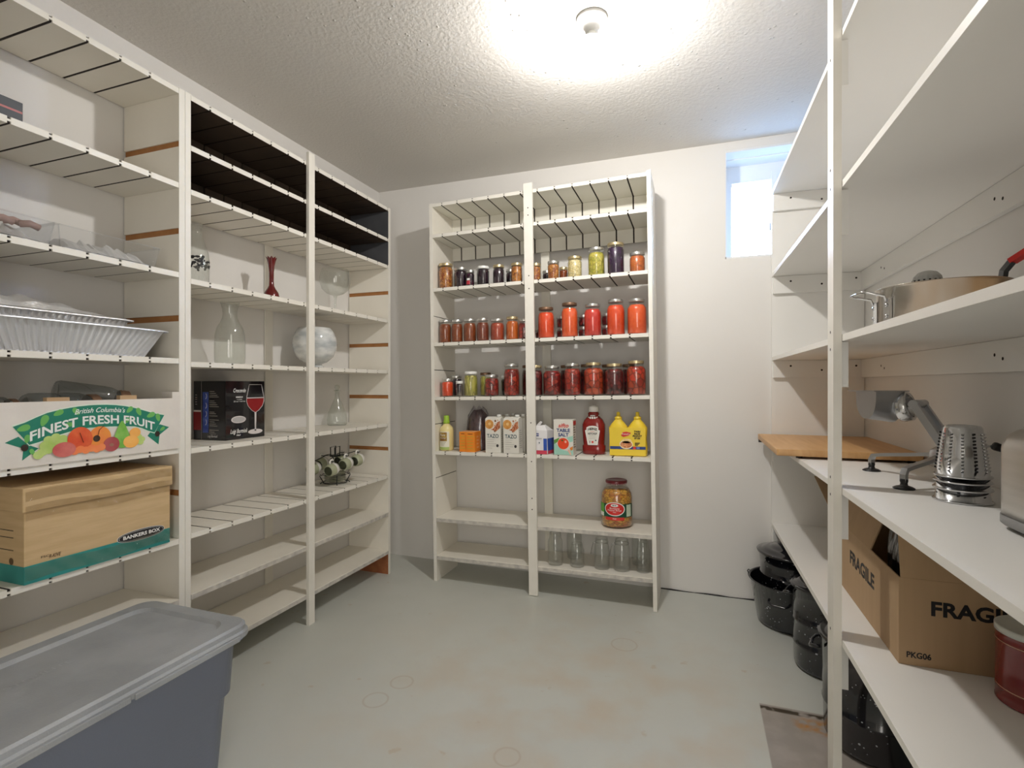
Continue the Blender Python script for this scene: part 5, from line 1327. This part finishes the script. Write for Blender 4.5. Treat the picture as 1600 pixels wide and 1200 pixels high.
# crank with black knob
b = B(); b.tube([(.012, -.005, .115), (.050, -.055, .120), (.056, -.105, .128)], .006, A, 8, flat=(.014, .006)); b.done('crank', t)
b = B(); b.lathe([(0, 0), (.010, .001), (.0115, .006), (.010, .022), (.012, .032), (.008, .037), (0, .038)], M_black, 18, M=Matrix.Translation((.054, -.108, .130)) @ Matrix.Rotation(-1.2, 4, 'Y') @ Matrix.Rotation(PI, 4, 'Y')); o = b.done('knob', t); o['label'] = 'black crank knob'

# --- nested grater cones
M_cone = mat('polished_cone', (.66, .67, .69), .13, 1.0)
for q in range(4):
    lab = ('slicing cone at the bottom of the nested stack, only its rim showing', 'second cone up in the nested stack of steel cones', 'third cone up in the nested stack of steel cones', 'top steel grater cone of the nested stack, its teeth showing all the way up')[q]
    z0 = (0, .030, .048, .062)[q]
    t = thing('grater_cone', lab, 'grater', (.635, 1.619, SH4+.0006+z0), .4*q, 'nested steel grater cones')
    rb, rt, H = .0555-.0006*q, .0395, .128; e = .0012
    b = B(); b.lathe([(rb+.004, 0), (rb+.0055, .002), (rb+.004, .004), (rb, .0045), (rb+(rt-rb)*.5, H*.5), (rt, H*.955), (rt-.004, H), (rt-.010, H+.001), (rt-.012, H-.002), (rt-.013, H-.006), (rt*.3, H-.005), (rt*.28, H), (0, H)], M_cone, 56, capb=False, capt=False)
    b.done('cone', t)
    if q in (1, 2): continue
    b = B(); nc = 12
    for k in range(nc if q else 6):
        for j in range(12):
            f = .12+.74*j/11; rr_ = rb+(rt-rb)*f; a = 2*PI*k/nc*(1 if q else 2)
            Mx = Matrix.Rotation(a+.012*(j % 2), 4, 'Z') @ Matrix.Translation((rr_+.0002, 0, .0045+f*(H-.006)))
            if q < 3:
                if q == 0 and j < 2: b.box(-.0003, .0006, -.0026, .0026, -.0012, .0012, M_ink, Mx)
            elif k % 4 == 3: b.box(-.0002, .003, -.002, .002, -.0022, .0022, M_ink, Mx)
            else:
                b.hexa([tuple(Mx @ Vector(p)) for p in ((0, -.0030, -.0022), (.0038, -.0016, -.0014), (.0038, .0016, -.0014), (0, .0030, -.0022), (0, -.0030, .0010), (.0012, -.0012, .0014), (.0012, .0012, .0014), (0, .0030, .0010))], M_cone)
                b.hexa([tuple(Mx @ Vector(p)) for p in ((-.0002, -.0026, -.0036), (.0006, -.0026, -.0036), (.0006, .0026, -.0036), (-.0002, .0026, -.0036), (-.0002, -.0026, -.0021), (.0006, -.0026, -.0021), (.0006, .0026, -.0021), (-.0002, .0026, -.0021))], M_ink)
    o = b.done('grater_teeth', t); o['kind'] = 'stuff'

# --- toaster
t = thing('toaster', 'brushed stainless steel toaster at the near end of the counter', 'toaster', (.672, 1.222, SH4))
M_tst = mat('brushed_steel', (.56, .54, .51), .30, .95, bump=.04, bscale=160, stretch=(1, 1, 20), var=(.50, .48, .45), scale=3)
M_dkp = mat('dark_trim', (.03, .028, .028), .35); M_grp = mat('grey_trim', (.22, .22, .22), .4)
def shell(hx, hy, z0, z1, cr, m, b, crown=.045, seg=8):
    i = b.mi(m); rows = []
    prof = [(1.0, z0), (1.0, z0+.02), (1.0, z1-crown)]+[(1-(crown/hx)*(1-math.cos(k*PI/2/6)), z1-crown+crown*math.sin(k*PI/2/6)) for k in range(1, 7)]
    for k_, z in prof:
        ky = 1-(1-k_)*hx/hy*.65
        rows.append(b.verts([(x*k_, y*ky, z) for x, y in rr(hx, hy, cr, 6)]))
    n = len(rows[0])
    for a, c in zip(rows, rows[1:]):
        for q in range(n): b.face([a[q], a[(q+1) % n], c[(q+1) % n], c[q]], i, True)
    b.face(rows[0][::-1], i); b.face(rows[-1], i)
b = B(); shell(.085, .152, .030, .208, .05, M_tst, b); b.done('housing', t)
b = B(); loft(b, [(.080, .146, .045, .008), (.086, .153, .05, .014), (.086, .153, .05, .030)], M_grp); b.done('base', t)
for x in (-.05, .05):
    for y in (-.10, .10):
        b = B(); b.lathe([(.016, 0), (.018, .010), (0, .010)], M_dkp, 16, c=(x, y, .0003)); b.done('rubber_foot', t)
b = B()
for x in (-.018, .018): b.box(x-.010, x+.010, -.115, .115, .2075, .2092, M_dkp)
b.box(-.042, .042, -.125, .125, .2070, .2082, M_grp); b.done('bread_slots', t)

# --- cardboard FRAGILE box, open flaps
X0, X1, Y0, Y1, Z0, Z1 = .4955, .773, 1.605, 2.35, SH5+.0006, .648
t = thing('cardboard_box', 'brown open-flapped cardboard box marked FRAGILE and PKG06 under the counter', 'box', ((X0+X1)/2, (Y0+Y1)/2, Z0))
ox, oy, oz = (X0+X1)/2, (Y0+Y1)/2, Z0
M_bc = mat('corrugated', (.45, .305, .175), .75, var=(.41, .275, .155), scale=3, amt=1, stretch=(14, 14, .6)); M_bc2 = mat('corrugated_inside', (.33, .20, .10), .8, var=(.28, .17, .085), scale=6)
b = B(); k = .004
L_(X0, X0+k, Y0, Y1, Z0, Z1, M_bc, b); L_(X1-k, X1, Y0, Y1, Z0, Z1, M_bc, b); L_(X0+k, X1-k, Y0, Y0+k, Z0, Z1, M_bc, b); L_(X0+k, X1-k, Y1-k, Y1, Z0, Z1, M_bc, b); L_(X0+k, X1-k, Y0+k, Y1-k, Z0, Z0+k, M_bc2, b)
b.done('box_body', t)
def flap(p0, p1, up, m=M_bc, th=.004, inset=.004, cut=0):
    """flap hinged on p0-p1, leaning along 'up'"""
    b = B(); p0, p1, up = Vector(p0), Vector(p1), Vector(up); d = (p1-p0).normalized(); n = d.cross(up).normalized()*th
    a = [p0+d*inset, p1-d*inset, p1-d*(inset+cut)+up, p0+d*inset+up]
    v = [tuple(q-Vector((ox, oy, oz))) for q in a]+[tuple(q+n-Vector((ox, oy, oz))) for q in a]
    b.hexa(v, m); return b.done('flap', t)
flap((X0, Y0+.002, Z1+.0005), (X1, Y0+.002, Z1+.0005), (-.002, .022, .172), cut=.0)
flap((X0+.002, Y1-.10, Z1+.0005), (X0+.002, Y0+.228, Z1+.0005), (.055, 0, .150))
flap((X0, Y1-.002, Z1+.0005), (X1, Y1-.002, Z1+.0005), (0, .30, .085))
b = B()
fN = lambda d: (lambda u, v: (X0+u-ox, Y0-d-oy, Z0+v-oz))
b.text('FRAGILE', .050, .166, .150, fN(.0006), M_ink, bold=.0018, width=.196)
b.done('front_lettering', t, recalc=False); b = B()
b.text('PKG06', .021, .043, .026, fN(.0006), M_ink, bold=.0006, width=.053)
b.done('front_code', t, recalc=False)
b = B(); fW = lambda u, v: (X0-.0006-ox, Y0+u-oy, Z0+v-oz)
b.text('FRAGILE', .060, -.325, .135, lambda u, v: fW(-u, v), M_ink, bold=.0020, width=.255)
b.done('side_lettering', t, recalc=False)
b = B(); b.rect(.060, .066, .030, .066, lambda u, v: (X0+u-ox, Y0-.0012+.022*(v+.0)/.172-oy, Z1+v-oz), M_ink); b.done('flap_lettering', t, recalc=False)
# black plastic bag in the box, bulging out between the flaps
t = thing('bin_bag', 'shiny black plastic bag bulging out of the FRAGILE box corner', 'bag', (.606, 1.735, SH5+.006))
M_pb2 = mat('black_plastic', (.008, .008, .010), .16, coat=.5, bump=1.0, bscale=22)
b = B()
def bb(a, c):
    th = 2*PI*a; ph = PI*(c-.5); w_ = 1+.07*math.sin(7*th+3*c)+.05*math.cos(11*th-5*c)
    q_ = abs(math.cos(ph))**.45
    return (.088*q_*math.cos(th)*w_, .088*q_*math.sin(th)*w_, .190+.190*math.sin(ph)*(1+.03*math.sin(5*th)*(math.sin(ph) > 0)))
b.grid(bb, 36, 22, M_pb2, False)
b.done('bag_body', t, recalc=True)
# --- red coffee tin
t = thing('coffee_tin', 'dark red coffee tin with cream printing beside the FRAGILE box', 'tin', (.729, 1.500, SH5+.0006))
M_tin = mat('tin_red', (.18, .012, .010), .25, coat=.5); M_tr = mat('tin_rim', (.62, .63, .60), .3, .6); M_tp = mat('tin_print', (.62, .40, .26), .5); M_or5 = mat('tin_orange', (.62, .17, .05), .5)
b = B(); r = .0735
b.lathe([(0, .003), (r-.003, .003), (r-.002, 0), (r+.0012, .001), (r+.0012, .004), (r, .005), (r, .030), (r+.0008, .031), (r, .032), (r, .140), (r+.0008, .141), (r, .142), (r, .158), (r+.0012, .159), (r+.0012, .163), (r-.003, .164)], M_tin, 48, capb=False); b.done('tin_body', t)
b = B(); b.lathe([(r+.0018, .1575), (r+.002, .170), (r-.001, .172), (r-.004, .170), (0, .170)], mat('lid_translucent', (.62, .64, .60), .3), 48); o = b.done('plastic_lid', t); o['label'] = 'pale plastic lid'
b = B(); m1 = lambda u, v: ((r+.0007)*math.sin(u/r-.62), -(r+.0007)*math.cos(u/r-.62), v); m2 = lambda u, v: ((r+.0011)*math.sin(u/r-.62), -(r+.0011)*math.cos(u/r-.62), v)
b.text('Four Blend', .012, .028, .150, m1, M_tp, bold=.0003)
b.patch(-.24, .24, .0335, .035, m1, M_tp, 40); b.patch(-.24, .24, .1375, .139, m1, M_tp, 40)
for q in range(13):
    zz = .126-.0066*q
    b.patch(.003, .060-.004*(q % 3), zz-.0022, zz+.0015, m1, M_or5 if q % 4 else M_tp, 8)
b.text('CAFE GROUND', .007, .028, .024, m2, M_tp)
for q in range(3): b.patch(.006, .05, .010+.004*q, .0115+.004*q, m1, M_or5, 6)
b.done('printed_label', t, recalc=False)

# ================================================================ speckled canning pots on the floor
def speckle():
    m = bpy.data.materials.new('speckled_enamel'); m.use_nodes = True; nt = m.node_tree; N = nt.nodes; L = nt.links; b = N['Principled BSDF']
    b.inputs['Roughness'].default_value = .14; b.inputs['Coat Weight'].default_value = .5
    tc = N.new('ShaderNodeTexCoord'); v = N.new('ShaderNodeTexVoronoi'); v.inputs['Scale'].default_value = 75; L.new(tc.outputs['Object'], v.inputs['Vector'])
    n = N.new('ShaderNodeTexNoise'); n.inputs['Scale'].default_value = 40; L.new(tc.outputs['Object'], n.inputs['Vector'])
    mu = N.new('ShaderNodeMath'); mu.operation = 'SUBTRACT'; L.new(n.outputs['Fac'], mu.inputs[0]); L.new(v.outputs['Distance'], mu.inputs[1])
    mr = N.new('ShaderNodeMapRange'); mr.inputs['From Min'].default_value = .42; mr.inputs['From Max'].default_value = .50; L.new(mu.outputs[0], mr.inputs[0])
    mx = N.new('ShaderNodeMix'); mx.data_type = 'RGBA'; mx.inputs['A'].default_value = (.006, .006, .009, 1); mx.inputs['B'].default_value = (.5, .52, .55, 1)
    L.new(mr.outputs[0], mx.inputs[0]); L.new(mx.outputs['Result'], b.inputs['Base Color']); return m
M_en = speckle()
def loop(b, ang, r, z, w=.045, out=.030, rad=.0055, drop=-.012):
    c, s = math.cos(ang), math.sin(ang)
    def P(rr_, side, zz): return (rr_*c-side*s, rr_*s+side*c, zz)
    b.tube([P(r-.002, -w, z), P(r+out*.7, -w*.95, z+drop*.3), P(r+out, -w*.6, z+drop), P(r+out, w*.6, z+drop), P(r+out*.7, w*.95, z+drop*.3), P(r-.002, w, z)], rad, M_en, 8)
def pot(label, x, y, z, r0, r1, h, lid=None, handles=(), group='black speckled enamel canning pots', bands=(), rim=True):
    t = thing('canning_pot', label, 'pot', (x, y, z), 0, group)
    b = B(); pr = [(0, 0), (r0*.86, 0), (r0*.95, .006), (r0, .020)]
    for zb in bands: rr_ = r0+(r1-r0)*zb/h; pr += [(rr_, zb-.004), (rr_+.003, zb), (rr_, zb+.004)]
    pr += [(r1, h-.004), (r1+.008, h-.003), (r1+.009, h), (r1+.006, h+.001), (r1-.002, h-.001)]
    pr += [(r1-.003, h-.006), (r0-.004, .022), (r0*.85, .004), (0, .003)]
    b.lathe(pr, M_en, 48, capb=False, capt=False); b.done('pot_body', t)
    for a, zz in handles:
        b = B(); loop(b, a, r0+(r1-r0)*zz/h, zz); b.done('handle', t)
    if lid:
        b = B(); R_ = r1+.004
        b.lathe([(R_-.012, h-.004), (R_+.006, h+.001), (R_+.007, h+.005), (R_-.004, h+.007), (R_*.88, h+.010), (R_*.84, h+.016), (R_*.72, h+lid*.55), (R_*.66, h+lid*.52), (R_*.60, h+lid*.70), (R_*.3, h+lid*.95), (0, h+lid)], M_en, 48, capb=True, capt=False); l_ = b.done('lid', t)
        b = B(); b.tube([(-.028, 0, h+lid*.90), (-.024, 0, h+lid+.010), (.024, 0, h+lid+.010), (.028, 0, h+lid*.90)], .004, M_en, 8); b.done('lid_handle', l_)
    return t
t1 = pot('wide open black speckled pot farthest from the camera, by the back wall', .430, 2.792, 0, .150, .182, .212, handles=((-2.0, .155),), bands=())
b = B(); b.tube([(-.182, .03, .205), (-.190, .03, .222), (-.186, .02, .232), (-.180, .03, .225)], .0028, M_wire, 6); o = b.done('bail_ear', t1); o['label'] = 'small wire ear for the bail handle'
pot('black lidded pot nested inside the wide open pot', .440, 2.797, .0045, .128, .150, .335, lid=.040, handles=((-1.75, .25),), bands=(.235,))
pot('black speckled lidded steamer pot, middle one along the floor', .505, 2.400, 0, .126, .130, .330, lid=.045, handles=((2.75, .290), (-.35, .290)), bands=(.10, .195))
pot('nearest black speckled canning pot, behind the narrow white post', .545, 1.950, 0, .148, .155, .330, lid=.045, handles=((2.85, .285), (-.25, .285)), bands=(.12,))
